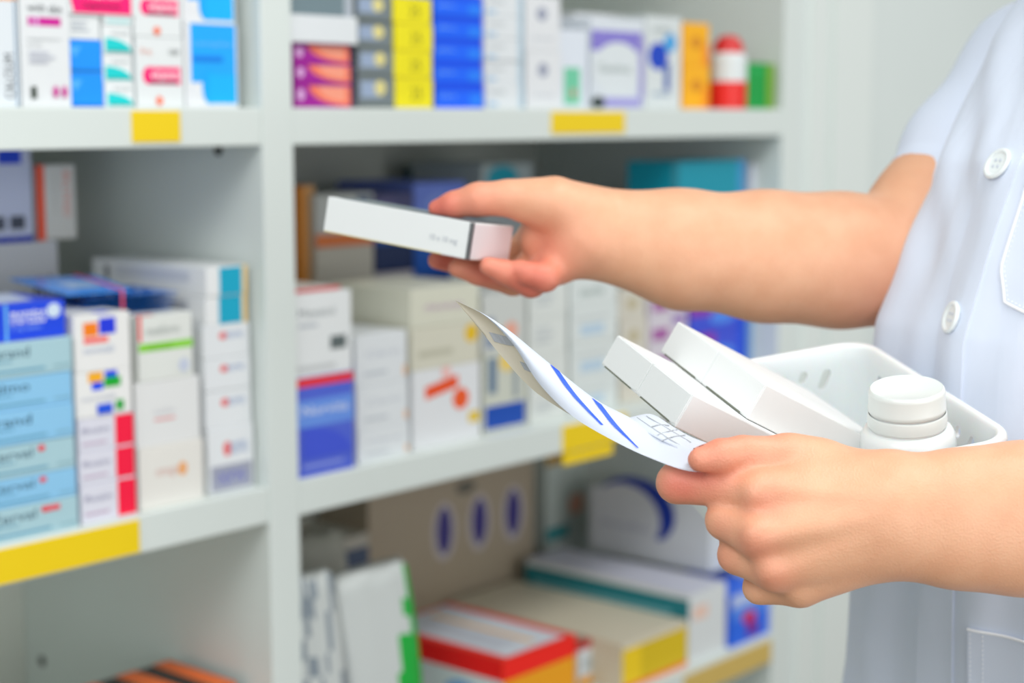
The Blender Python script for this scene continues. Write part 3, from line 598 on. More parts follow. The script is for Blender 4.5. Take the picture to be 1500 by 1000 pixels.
# ================= carton in the raised hand
def campt(px, py, z): return np.array([(px - 750) / F_PX * z, (py - 500) / F_PX * z, z])
c_near = campt(692, 326, 1.075); 
Ld = np.array([-.0986, -.0219, .060]); Ld /= np.linalg.norm(Ld); Nd = np.array([-.16, 1, .115]); Nd -= Ld * (Nd @ Ld); Nd /= np.linalg.norm(Nd); Ed = np.cross(Ld, Nd); Ed = Ed if Ed[2] > 0 else -Ed
HL = .116; HE = .050; HT = .0235
hb = orient_box('carton_box', 'white medicine carton with small grey lettering held in the raised hand', CAM + D(c_near), D(Ld), D(Nd), D(Ed), HL, HT, HE, None)
hb.children[0].name
# the held carton is built with its long axis first; rebuild its ends on the short faces
for ch in list(hb.children):
    if ch.name.startswith(('end_flap', 'tuck_slit')): bpy.data.objects.remove(ch)
o_ = CAM + D(c_near); A_, B_, C_ = D(Ld), D(Nd), D(Ed)
f = MB(); base = o_ - A_ * .0004
q = [base + C_ * .0010 + B_ * .0010, base + C_ * (HE - .001) + B_ * .0010, base + C_ * (HE - .001) + B_ * (HT - .001), base + C_ * .001 + B_ * (HT - .001)]
f.add(q + [x + A_ * .0008 for x in q], [(0, 1, 2, 3), (7, 6, 5, 4), (0, 1, 5, 4), (1, 2, 6, 5), (2, 3, 7, 6), (3, 0, 4, 7)], mat((226, 218, 220), .55, 'pinkish_card')); f.build('end_flap', hb)['label'] = 'pinkish white end flap'
g = MB(); q0 = o_ - A_ * .0007
g.add([q0 + C_ * .0002 - C_ * .0006, q0 + C_ * .0022, q0 + C_ * .0022 + B_ * HT, q0 - C_ * .0004 + B_ * HT], [(0, 1, 2, 3)], mat((70, 74, 78), .6, 'grey_edge'))
q0 = o_ - C_ * .0004
g.add([q0, q0 + A_ * .0012, q0 + A_ * .0012 + B_ * HT, q0 + B_ * HT], [(0, 1, 2, 3)], mat((70, 74, 78), .6)); g.build('edge_stripe', hb)
g = MB(); v, fc = text_geo('10 x 10 mg')
g.add([o_ - C_ * .0004 + A_ * (.030 - .021 * a) + B_ * (.0165 - .005 * c) for a, c in v], fc, mat((190, 194, 200), .5)); g.build('printed_text', hb)
g = MB(); g.add([o_ - C_ * .0004 + A_ * (HL - .001) + B_ * (HT - .0008), o_ - C_ * .0004 + A_ * .02 + B_ * (HT - .0008), o_ - C_ * .0004 + A_ * .02 + B_ * (HT - .0002), o_ - C_ * .0004 + A_ * (HL - .001) + B_ * (HT - .0002)], [(0, 1, 2, 3)], mat((215, 205, 150), .5)); g.build('bottom_line', hb)
g = MB(); g.add([o_ - B_ * .0004 + A_ * .002 + C_ * .003, o_ - B_ * .0004 + A_ * (HL - .004) + C_ * .003, o_ - B_ * .0004 + A_ * (HL - .004) + C_ * (HE - .003), o_ - B_ * .0004 + A_ * .002 + C_ * (HE - .003)], [(0, 1, 2, 3)], mat((120, 132, 138), .5, 'grey_panel')); g.build('top_panel', hb)['label'] = 'grey printed top face'
# ================= paper slip
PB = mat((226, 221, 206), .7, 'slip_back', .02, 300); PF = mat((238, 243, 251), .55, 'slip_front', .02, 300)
for m_ in (PB, PF):             # thin paper lets light through
    nt_ = m_.node_tree; tr_ = nt_.nodes.new('ShaderNodeBsdfTranslucent'); tr_.inputs[0].default_value = m_.node_tree.nodes['Principled BSDF'].inputs['Base Color'].default_value
    mxs = nt_.nodes.new('ShaderNodeMixShader'); mxs.inputs[0].default_value = .35; nt_.links.new(nt_.nodes['Principled BSDF'].outputs[0], mxs.inputs[1]); nt_.links.new(tr_.outputs[0], mxs.inputs[2]); nt_.links.new(mxs.outputs[0], nt_.nodes['Material Output'].inputs[0])
BLUE = mat((45, 95, 225), .5, 'blue_ink'); GRY = mat((168, 172, 176), .6, 'grey_ink'); DGR = mat((176, 180, 184), .6, 'dark_grey_ink')
def catm(pts, t):
    pts = np.array(pts, float); n = len(pts) - 1; x = min(t * n, n - 1e-9); i = int(x); u = x - i
    p0, p1, p2, p3 = pts[max(i - 1, 0)], pts[i], pts[i + 1], pts[min(i + 2, n)]
    return .5 * ((2 * p1) + (-p0 + p2) * u + (2 * p0 - 5 * p1 + 4 * p2 - p3) * u * u + (-p0 + 3 * p1 - 3 * p2 + p3) * u ** 3)
def ruled(ra, rb, ns, nt, m, bul=0.0):
    """bulge the sheet along depth between its two edges"""
    G_ = np.zeros((ns + 1, nt + 1, 3))
    for i in range(ns + 1):
        a = catm(ra, i / ns); c = catm(rb, i / ns)
        for j in range(nt + 1):
            t = j / nt; v = a * (1 - t) + c * t; v[2] += bul * 4 * t * (1 - t) * math.sin(math.pi * min(1, i / ns * 1.3)); G_[i, j] = v
    return G_
def sheet(mb, G_, m, th=.00012):
    ns, nt = G_.shape[0] - 1, G_.shape[1] - 1
    pts = [P(*G_[i, j]) for i in range(ns + 1) for j in range(nt + 1)]
    N = len(pts); back = [p + Fw * th for p in pts]; w = nt + 1
    fs = []
    for i in range(ns):
        for j in range(nt):
            a = i * w + j; fs.append((a, a + 1, a + w + 1, a + w)); fs.append((N + a, N + a + w, N + a + w + 1, N + a + 1))
    for i in range(ns):
        for j in (0, nt):
            a = i * w + j; fs.append((a, a + w, N + a + w, N + a))
    for j in range(nt):
        for i in (0, ns):
            a = i * w + j; fs.append((a, a + 1, N + a + 1, N + a))
    mb.add(pts + back, fs, m)
up = [(667, 440, .900), (706, 458, .899), (745, 483, .897), (800, 528, .893), (870, 583, .888), (922, 611, .883), (962, 636, .874), (1008, 656, .864), (1052, 672, .858)]
lo = [(667, 440, .900), (710, 462, .899), (752, 505, .895), (790, 562, .888), (838, 609, .881), (900, 646, .873), (958, 673, .862), (1010, 690, .849), (1050, 689, .849)]
e1r = [(667, 440, .900), (700, 479, .904), (735, 522, .906), (782, 572, .898), (838, 609, .882)]
mr = [(667, 440, .9003), (706, 459, .8995), (745, 483, .8975), (775, 530, .893), (838, 609, .8812)]
slip = empty('paper_slip', P(900, 640, .88), 'curled white prescription slip with blue stripes pinched in the lower hand', 'paper')
GF = ruled(up, lo, 48, 10, PF, -.004); GB = ruled(mr, e1r, 30, 8, PB, .003)
m = MB(); sheet(m, GF, PF); smooth_angle(m.build('slip_front', slip), 60)
m = MB(); sheet(m, GB, PB); smooth_angle(m.build('slip_back', slip), 60)
def surf_z(G_, px, py):
    d = (G_[..., 0] - px) ** 2 + (G_[..., 1] - py) ** 2; i, j = np.unravel_index(d.argmin(), d.shape); return G_[i, j, 2]
def decal(mb, G_, A, B_, m, n=14):
    """strip between two pixel polylines lying on the sheet"""
    Gd = np.zeros(((G_.shape[0] - 1) * 4 + 1, (G_.shape[1] - 1) * 3 + 1, 3))
    ii = np.linspace(0, G_.shape[0] - 1, Gd.shape[0]); jj = np.linspace(0, G_.shape[1] - 1, Gd.shape[1])
    for a, x in enumerate(ii):
        i = min(int(x), G_.shape[0] - 2); u = x - i
        for b_, y in enumerate(jj):
            j = min(int(y), G_.shape[1] - 2); v = y - j
            Gd[a, b_] = (G_[i, j] * (1 - u) + G_[i + 1, j] * u) * (1 - v) + (G_[i, j + 1] * (1 - u) + G_[i + 1, j + 1] * u) * v
    vs = []
    for k in range(n + 1):
        for R_ in (A, B_):
            p = catm([(x, y, 0) for x, y in R_], k / n); z = surf_z(Gd, p[0], p[1]); vs.append(P(p[0], p[1], z - .0004))
    mb.add(vs, [(2 * k, 2 * k + 1, 2 * k + 3, 2 * k + 2) for k in range(n)], m)
m = MB()
decal(m, GF, [(806, 533), (835, 575), (880, 622)], [(819, 543), (846, 580), (884, 622)], BLUE)
decal(m, GF, [(867, 582), (895, 620), (933, 655)], [(881, 592), (906, 624), (936, 656)], BLUE)
m.build('blue_stripe', slip)
m = MB()
decal(m, GB, [(716, 486), (735, 491), (757, 497)], [(724, 500), (742, 505), (762, 508)], GRY, 6)
decal(m, GB, [(761, 529), (770, 532), (780, 536)], [(768, 541), (777, 545), (787, 549)], GRY, 5)
m.build('show_through_stripe', slip)['label'] = 'grey stripes showing through the back'
tu = [(905, 617, .889), (935, 608, .890), (957, 607, .890), (985, 624, .884), (1016, 641, .878), (1060, 656, .872), (1100, 664, .870)]
tl = [(905, 619, .882), (935, 626, .879), (962, 641, .871), (990, 655, .865), (1015, 668, .860), (1060, 676, .860), (1100, 678, .862)]
m = MB(); GT = ruled(tu, tl, 24, 6, PF, -.002); sheet(m, GT, PF); smooth_angle(m.build('inner_leaf', slip), 60)
m = MB()
decal(m, GT, [(954, 624), (966, 621), (980, 622)], [(954.6, 625.4), (966.6, 622.4), (980.6, 623.4)], DGR, 6)
decal(m, GT, [(963, 636), (978, 631), (992, 628)], [(963.6, 637.2), (978.6, 632.2), (992.6, 629.2)], DGR, 6)
decal(m, GT, [(968, 645), (984, 639), (1004, 636)], [(968.6, 646.2), (984.6, 640.2), (1004, 637.4)], DGR, 6)
decal(m, GT, [(932, 611), (960, 630), (1000, 655)], [(933, 610.4), (961, 629.2), (1001, 654)], DGR, 8)
decal(m, GT, [(946, 609), (975, 626), (1012, 648)], [(947, 608.4), (976, 625.2), (1013, 647.2)], DGR, 8)
m.build('table_lines', slip)
# ================= the person
def smin(a, b, k):
    h = np.maximum(k - np.abs(a - b), 0) / k
    return np.minimum(a, b) - h * h * h * k / 6
def cone(p, a, b, ra, rb):
    a = np.asarray(a); b = np.asarray(b); ab = b - a; t = np.clip(((p - a) @ ab) / (ab @ ab), 0, 1)
    return np.linalg.norm(p - (a + t[..., None] * ab), axis=-1) - (ra + (rb - ra) * t)
def ball(p, c, r): return np.linalg.norm(p - np.asarray(c), axis=-1) - r
def nets(sdf, lo, hi, h, B=14):
    lo = np.asarray(lo, float); nb = np.ceil((np.asarray(hi) - lo) / (B * h)).astype(int)
    idx = np.stack(np.meshgrid(*[np.arange(k) for k in nb], indexing='ij'), -1).reshape(-1, 3)
    dc = np.concatenate([sdf(lo + (idx[i:i + 20000] + .5) * B * h) for i in range(0, len(idx), 20000)])
    idx = idx[np.abs(dc) < B * h * 1.05]
    N = nb * B + 2; g = np.arange(B + 1)
    loc = np.stack(np.meshgrid(g, g, g, indexing='ij'), -1)
    keys = []; pos = []; quads = []
    key = lambda q: (q[..., 0] * N[1] + q[..., 1]) * N[2] + q[..., 2]
    cor = np.array([[i, j, k] for i in (0, 1) for j in (0, 1) for k in (0, 1)])
    for s in range(0, len(idx), 40):
        bl = idx[s:s + 40]; gi = bl[:, None, None, None, :] * B + loc[None]
        v = sdf((lo + gi * h).reshape(-1, 3)).reshape(gi.shape[:-1])
        sg = v < 0; c = sg[:, :B, :B, :B] * 0; 
        for (i, j, k) in cor: c = c + sg[:, i:B + i, j:B + j, k:B + k]
        act = (c > 0) & (c < 8)
        bi, x, y, z = np.nonzero(act)
        if len(bi):
            base = gi[bi, x, y, z]; acc = np.zeros((len(bi), 3)); cnt = np.zeros(len(bi))
            cv = {tuple(q): v[bi, x + q[0], y + q[1], z + q[2]] for q in cor}
            for a in range(3):
                for q in cor:
                    if q[a]: continue
                    q2 = q.copy(); q2[a] = 1; va, vb = cv[tuple(q)], cv[tuple(q2)]; cr = (va < 0) != (vb < 0)
                    t = np.where(cr, va / np.where(cr, va - vb, 1), 0); pt = np.repeat(q[None].astype(float), len(bi), 0); pt[:, a] += t
                    acc += pt * cr[:, None]; cnt += cr
            keys.append(key(base)); pos.append(lo + (base + acc / cnt[:, None]) * h)
        for a in range(3):
            sh = [0, 0, 0]; sh[a] = 1
            cr = sg[:, :B, :B, :B] != sg[:, sh[0]:B + sh[0], sh[1]:B + sh[1], sh[2]:B + sh[2]]
            bi, x, y, z = np.nonzero(cr)
            if not len(bi): continue
            base = gi[bi, x, y, z]; inside = sg[bi, x, y, z]
            u = np.zeros(3, int); w = np.zeros(3, int); u[(a + 1) % 3] = 1; w[(a + 2) % 3] = 1
            q = np.stack([key(base - u - w), key(base - w), key(base), key(base - u)], 1)
            q[~inside] = q[~inside][:, ::-1]; quads.append(q)
    keys = np.concatenate(keys); pos = np.concatenate(pos); quads = np.concatenate(quads)
    uk, first = np.unique(keys, return_index=True); pos = pos[first]
    ii = np.searchsorted(uk, quads); ii = np.clip(ii, 0, len(uk) - 1); ok = (uk[ii] == quads).all(1)
    return pos, ii[ok]
def relax(v, f, it, lam=.5):
    e = np.concatenate([f[:, [0, 1]], f[:, [1, 2]], f[:, [2, 3]], f[:, [3, 0]]]); e = np.concatenate([e, e[:, ::-1]])
    cnt = np.bincount(e[:, 0], minlength=len(v))[:, None]; cnt = np.maximum(cnt, 1)
    for k in range(it):
        for l in (lam, -lam * 1.03):
            s = np.stack([np.bincount(e[:, 0], weights=v[e[:, 1], a], minlength=len(v)) for a in range(3)], 1)
            v = v + l * (s / cnt - v)
    return v
def net_obj(name, v, f, m, parent):
    org = wloc(parent); me = bpy.data.meshes.new(name)
    me.vertices.add(len(v)); me.vertices.foreach_set('co', (v - org).astype(np.float32).ravel())
    me.loops.add(len(f) * 4); me.loops.foreach_set('vertex_index', f.astype(np.int32).ravel())
    me.polygons.add(len(f)); me.polygons.foreach_set('loop_start', np.arange(0, len(f) * 4, 4, dtype=np.int32)); me.polygons.foreach_set('loop_total', np.full(len(f), 4, dtype=np.int32))
    me.polygons.foreach_set('use_smooth', np.ones(len(f), dtype=bool)); me.update(calc_edges=True); me.validate()
    me.materials.append(m); o = bpy.data.objects.new(name, me); COL.objects.link(o); o.parent = parent; return o
def RG(r, g, zr): return CAM + r * Rt + g * Fh + np.array([0, 0, zr])
person = empty('person', RG(.372, 1.11, -EYE), 'person in a short-sleeved white coat, one arm stretched to the shelf, holding a basket', 'person')
# --- hands: chains of (px, py, depth, radius)
def chain(p, pts, k=.003):
    d = None
    for a, b in zip(pts[:-1], pts[1:]):
        c = cone(p, P(*a[:3]), P(*b[:3]), a[3], b[3]); d = c if d is None else smin(d, c, k)
    return d
LW = (1325, 757, .852)
Lmeta = [[(1300, 712, .858, .0175), (1115, 722, .852, .0122)], [(1300, 742, .850, .0190), (1112, 783, .845, .0122)], [(1300, 775, .852, .0190), (1136, 832, .850, .0116)], [(1300, 795, .858, .0170), (1172, 857, .860, .0108)],
         [(1290, 722, .868, .0190), (1195, 690, .868, .0165), (1155, 670, .867, .0122)]]
Lfing = [[(1115, 722, .852, .0118), (1050, 712, .862, .0102), (992, 707, .872, .0106), (1012, 702, .894, .0088), (1048, 694, .898, .0072)],
         [(1112, 783, .845, .0118), (1062, 762, .858, .0098), (1072, 772, .884, .0088), (1104, 780, .890, .0074)],
         [(1136, 832, .850, .0112), (1080, 812, .864, .0099), (1090, 820, .888, .0086), (1120, 822, .892, .0074)],
         [(1172, 857, .860, .0104), (1113, 860, .872, .0086), (1116, 858, .888, .0076), (1132, 852, .890, .0066)]]
Lthumb = [(1165, 672, .868, .0120), (1088, 663, .858, .0086), (1055, 668, .853, .0085), (1026, 673, .850, .0064)]
tendons = [[(1140, 718, .8425, .0028), (1290, 730, .8365, .002)], [(1125, 784, .8355, .0030), (1290, 755, .8355, .002)], [(1150, 830, .8415, .0028), (1290, 775, .8365, .002)]]
Lknuck = [(1108, 722, .8445, .0072), (1108, 783, .8375, .0076), (1128, 832, .8425, .0072), (1166, 858, .8535, .0066)]
RW = (850, 336, 1.12)
Rmeta = [[(850, 335, 1.130, .0200), (788, 345, 1.150, .0130)], [(850, 345, 1.125, .0200), (800, 370, 1.140, .0130)], [(850, 352, 1.118, .0190), (808, 382, 1.128, .0125)], [(852, 355, 1.110, .0180), (818, 388, 1.112, .0125)],
         [(850, 318, 1.112, .0190), (810, 300, 1.106, .0175), (772, 296, 1.106, .0140)], [(830, 345, 1.125, .0240), (803, 346, 1.128, .0190)]]
Rfing = [[(788, 345, 1.150, .0115), (735, 392, 1.160, .0098), (680, 386, 1.150, .0082), (640, 381, 1.140, .0062)],
         [(800, 372, 1.140, .0118), (752, 410, 1.132, .0105), (700, 400, 1.118, .0080), (670, 392, 1.112, .0062)],
         [(808, 384, 1.128, .0115), (778, 413, 1.106, .0102), (738, 398, 1.094, .0080), (716, 390, 1.090, .0062)],
         [(818, 388, 1.114, .0110), (798, 406, 1.098, .0096), (772, 400, 1.092, .0076), (760, 393, 1.092, .0060)]]
Rthumb = [(780, 292, 1.104, .0134), (745, 290, 1.103, .0118), (700, 292, 1.101, .0108), (664, 300, 1.104, .0086), (640, 305, 1.108, .0058)]
def hand(p, meta, fing, thumb, extra=(), km=.011):
    d = None
    for m_ in meta:
        c = chain(p, m_, .008); d = c if d is None else smin(d, c, km)
    for e_ in extra: d = smin(d, chain(p, e_, .004), .010)
    fd_ = None
    for f_ in fing:
        c = chain(p, f_, .0028); fd_ = c if fd_ is None else smin(fd_, c, .0012)
    d = smin(d, fd_, .0055)
    return smin(d, chain(p, thumb, .004), .006)
def bnd(l):
    q = np.array([P(*x[:3]) for c in l for x in c]); c = (q.min(0) + q.max(0)) / 2; return c, np.linalg.norm(q - c, axis=1).max() + .025
LC, LR = bnd(Lmeta + Lfing + [Lthumb]); RC, RR = bnd(Rmeta + Rfing + [Rthumb])
def masked(p, c, r, fn):
    d0 = np.linalg.norm(p - c, axis=-1) - r; out = np.maximum(d0, 0) + .012
    m_ = d0 < .0
    if m_.any(): out[m_] = fn(p[m_])
    return out
def lknob(p):
    d = hand(p, Lmeta, Lfing, Lthumb, tendons)
    for k_ in Lknuck: d = smin(d, ball(p, P(*k_[:3]), k_[3]), .006)
    return d
def rhand(p): return hand(p, Rmeta, Rfing, Rthumb)
def limb(p, pts, k=.03):
    d = None
    for a, b in zip(pts[:-1], pts[1:]):
        c = cone(p, a[0], b[0], a[1], b[1]); d = c if d is None else smin(d, c, k)
    return d
LSH = RG(.500, .970, .035); RSH = RG(.385, 1.235, .020)
Rsh = P(1520, 100, 1.235)
RUP = [(P(1318, 383, 1.165), .0415), (P(1365, 322, 1.185), .042), (P(1430, 225, 1.21), .044), (Rsh, .050)]
RF1 = [(P(845, 319, 1.12), .0215), (P(1000, 350, 1.135), .029), (P(1120, 365, 1.15), .0355), (P(1230, 372, 1.16), .0375), (P(1318, 380, 1.165), .038)]
RF2 = [(P(845, 353, 1.12), .0215), (P(1000, 384, 1.135), .0275), (P(1120, 388, 1.15), .034), (P(1230, 392, 1.16), .0365), (P(1318, 388, 1.165), .037)]
LF1 = [(P(1310, 736, .855), .0205), (P(1400, 733, .856), .0215), (P(1500, 727, .86), .0235), (P(1680, 740, .875), .030), (P(1930, 770, .90), .034)]
LF2 = [(P(1310, 780, .855), .0200), (P(1400, 786, .856), .0215), (P(1500, 790, .86), .0240), (P(1680, 790, .875), .031), (P(1930, 790, .90), .034)]
LUP = [(P(1930, 775, .90), .036), (RG(.45, .93, -.10), .040), (LSH, .048)]
fdir = np.array([-.86, -.51]); fdir /= np.linalg.norm(fdir); ldir = np.array([-fdir[1], fdir[0]])   # facing; her left
ZL = np.array([-1.15, -.75, -.5, -.38, -.25, -.136, -.03, .05, .09, .125, .16])
CR = np.array([.385, .385, .382, .380, .358, .370, .396, .432, .446, .452, .455])
CG = np.array([1.11, 1.11, 1.11, 1.11, 1.085, 1.097, 1.100, 1.12, 1.125, 1.13, 1.13])
TA = np.array([.165, .158, .145, .130, .112, .118, .115, .100, .086, .068, .054])
TB = np.array([.215, .205, .190, .172, .148, .134, .112, .125, .115, .085, .058])
def torso(p, inset=0.0, top=.16, bot=-1.15):
    q = p - CAM; r = q @ Rt; g = q @ Fh; z = q[..., 2]
    a = np.interp(z, ZL, TA) - inset; b = np.interp(z, ZL, TB) - inset
    x = r - np.interp(z, ZL, CR); y = g - np.interp(z, ZL, CG)
    u = x * fdir[0] + y * fdir[1]; v = x * ldir[0] + y * ldir[1]
    k = np.sqrt((u / a) ** 2 + (v / b) ** 2) + 1e-9
    d = k * (k - 1) / np.sqrt(u * u / a ** 4 + v * v / b ** 4 + 1e-9)
    d = np.clip(d, -.08, 10) * .93
    return np.maximum(np.maximum(d, z - top), bot - z), u, v, z
HC = RG(.440, 1.12, .30)
def body_sdf(p):
    arm = smin(limb(p, RF1), limb(p, RF2), .02); arm = smin(arm, limb(p, RUP, .03), .014)
    la = smin(limb(p, LF1), limb(p, LF2), .022); la = smin(la, limb(p, LUP), .02)
    arm = smin(arm, masked(p, RC, RR, rhand), .016); la = smin(la, masked(p, LC, LR, lknob), .016)
    t, *_ = torso(p, .014, .15, -.52)
    neck = cone(p, RG(.452, 1.13, .10), RG(.444, 1.12, .22), .054, .050)
    q = (p - HC); hd = (np.linalg.norm(q * np.array([1, 1, .80]), axis=-1) - .080)
    hd = smin(hd, ball(p, HC + fdir[0] * Rt * .028 + fdir[1] * Fh * .028 + np.array([0, 0, -.058]), .048), .03)
    nose = cone(p, HC + (fdir[0] * Rt + fdir[1] * Fh) * .078 + np.array([0, 0, -.005]), HC + (fdir[0] * Rt + fdir[1] * Fh) * .094 + np.array([0, 0, -.030]), .006, .009)
    hd = smin(hd, nose, .012)
    t = smin(smin(t, neck, .03), hd, .02)
    return smin(smin(t, arm, .02), la, .02)
allp = [x[0] for x in RF1 + RF2 + LF1 + LF2 + LUP + RUP] + [P(*x[:3]) for c in Lmeta + Lfing + Rmeta + Rfing + [Lthumb, Rthumb] for x in c] + [RG(.2, .9, -.53), RG(.6, 1.3, .42), HC + .14, HC - .14]
allp = np.array(allp); blo, bhi = allp.min(0) - .06, allp.max(0) + .06
import time; T0 = time.time()
v, f = nets(body_sdf, blo, bhi, .0021)
print('body', len(v), time.time() - T0)
v = relax(v, f, 3)
# skin
sk = bpy.data.materials.new('skin'); sk.use_nodes = True; nt = sk.node_tree; bs = nt.nodes['Principled BSDF']
at = nt.nodes.new('ShaderNodeAttribute'); at.attribute_name = 'flush'
mx = nt.nodes.new('ShaderNodeMix'); mx.data_type = 'RGBA'; mx.inputs[6].default_value = lin((231, 179, 145), 1.08); mx.inputs[7].default_value = lin((228, 112, 98), 1)
nt.links.new(at.outputs['Fac'], mx.inputs[0])
tc = nt.nodes.new('ShaderNodeTexCoord'); n1 = nt.nodes.new('ShaderNodeTexNoise'); n1.inputs['Scale'].default_value = 60; n1.inputs['Detail'].default_value = 5
nt.links.new(tc.outputs['Object'], n1.inputs['Vector'])
mx2 = nt.nodes.new('ShaderNodeMix'); mx2.data_type = 'RGBA'; mx2.blend_type = 'MULTIPLY'; mx2.inputs[0].default_value = .35
rp = nt.nodes.new('ShaderNodeValToRGB'); rp.color_ramp.elements[0].position = .35; rp.color_ramp.elements[0].color = (.86, .72, .66, 1); rp.color_ramp.elements[1].position = .65; rp.color_ramp.elements[1].color = (1, 1, 1, 1)
nt.links.new(n1.outputs['Fac'], rp.inputs[0]); nt.links.new(mx.outputs[2], mx2.inputs[6]); nt.links.new(rp.outputs[0], mx2.inputs[7]); nt.links.new(mx2.outputs[2], bs.inputs['Base Color'])
bs.inputs['Roughness'].default_value = .48; bs.inputs['Subsurface Weight'].default_value = .12; bs.inputs['Subsurface Scale'].default_value = .006; bs.inputs['Subsurface Radius'].default_value = (1, .35, .2)
n2 = nt.nodes.new('ShaderNodeTexVoronoi'); n2.inputs['Scale'].default_value = 900; nt.links.new(tc.outputs['Object'], n2.inputs['Vector'])
bp = nt.nodes.new('ShaderNodeBump'); bp.inputs['Strength'].default_value = .22; bp.inputs['Distance'].default_value = .0008; nt.links.new(n2.outputs['Distance'], bp.inputs['Height']); nt.links.new(bp.outputs['Normal'], bs.inputs['Normal'])
bo_ = net_obj('body', v, f, sk, person)
fl = np.zeros(len(v)); 
spots = [(P(1030, 675, .862), .016, .85), (P(1070, 672, .866), .016, .6), (P(1120, 672, .866), .012, .5), (P(992, 712, .855), .013, .8), (P(1112, 738, .84), .010, .35), (P(1105, 802, .835), .010, .4), (P(1128, 846, .84), .009, .35), (P(1050, 825, .86), .011, .3), (P(1065, 775, .85), .009, .3),
         (P(645, 310, 1.105), .018, .9), (P(690, 314, 1.10), .02, .55), (P(660, 388, 1.13), .022, .9), (P(720, 405, 1.10), .022, .8), (P(775, 415, 1.095), .022, .85), (P(800, 380, 1.10), .02, .5), (P(1300, 450, 1.14), .03, .25)]
for c, s, a in spots: fl = np.maximum(fl, a * np.exp(-((v - c) ** 2).sum(1) / (2 * s * s)))
# undersides of the forearms are ruddier
fl = np.clip(fl, 0, 1); att = bo_.data.attributes.new('flush', 'FLOAT', 'POINT')
if len(bo_.data.vertices) == len(fl): att.data.foreach_set('value', fl.astype(np.float32))
# thumb nail of the lower hand (far side of the thumb tip)
m = MB(); a = P(1012, 664, .8665); b_ = P(1050, 655, .872); ax = (b_ - a) / np.linalg.norm(b_ - a)
nrm = Uw * .75 + Fw * .65; nrm -= ax * (nrm @ ax); nrm /= np.linalg.norm(nrm); sd = np.cross(ax, nrm); vs = []
cN = P(1034, 671, .8655)
for i in range(7):
    for j in range(7):
        u = i / 6; w = (j / 6 - .5) * 2; vs.append(cN + ax * (-.0045 + .0105 * u) + nrm * (.0068 + .0012 * u) * math.cos(w * .75) + sd * .0072 * math.sin(w * .75) * (1 - .25 * (2 * u - 1) ** 4))
m.add(vs, [(i * 7 + j, i * 7 + j + 1, (i + 1) * 7 + j + 1, (i + 1) * 7 + j) for i in range(6) for j in range(6)], mat((238, 178, 168), .25, 'nail')); o = m.build('thumbnail', person); smooth_angle(o, 60)
# --- hair, trousers and shoes (outside the frame, so the figure is whole)
m = MB(); HAIR = mat((38, 28, 24), .4, 'dark_hair', .4, 400); bk = -(fdir[0] * Rt + fdir[1] * Fh)
bm = bmesh.new(); bmesh.ops.create_uvsphere(bm, u_segments=32, v_segments=20, radius=1)
vv = []
for q in bm.verts:
    c = np.array(q.co); w = HC + bk * .016 + np.array([0, 0, .016]) + c * np.array([.089, .089, .108]); vv.append(w)
bm.verts.index_update(); m.add(vv, [[q.index for q in fc.verts] for fc in bm.faces if not ((np.mean([vv[q.index] for q in fc.verts], 0) - HC) @ -bk > .030 and np.mean([vv[q.index][2] for q in fc.verts]) < HC[2] + .055)], HAIR); bm.free()
m.tube([HC + bk * .085 + np.array([0, 0, -.01]), HC + bk * .115 + np.array([0, 0, -.03]), HC + bk * .10 + np.array([0, 0, -.07])], [.03, .034, .012], HAIR, 16)
smooth_angle(m.build('hair', person), 80)
fx = fdir[0] * Rt + fdir[1] * Fh; lx = ldir[0] * Rt + ldir[1] * Fh
base = RG(.365, 1.11, -EYE)
TR = mat((60, 66, 84), .8, 'dark_cloth', .2, 300); SH = mat((235, 235, 232), .5, 'shoe')
m = MB()
for s in (-1, 1):
    m.tube([base + lx * s * .075 + np.array([0, 0, z]) + fx * e for z, e in ((.80, 0), (.48, .01), (.28, 0), (.07, -.01))], [.068, .060, .055, .052], TR, 20)
m.tube([base + np.array([0, 0, .86]), base + np.array([0, 0, .74])], [.085, .095], TR, 24)
smooth_angle(m.build('trousers', person), 60)
for s in (-1, 1):
    m = MB(); c = base + lx * s * .075
    m.tube([c - fx * .06 + np.array([0, 0, .045]), c + np.array([0, 0, .045]), c + fx * .08 + np.array([0, 0, .038]), c + fx * .17 + np.array([0, 0, .03])], [.036, .044, .038, .024], SH, 16); smooth_angle(m.build('shoe', person), 60)
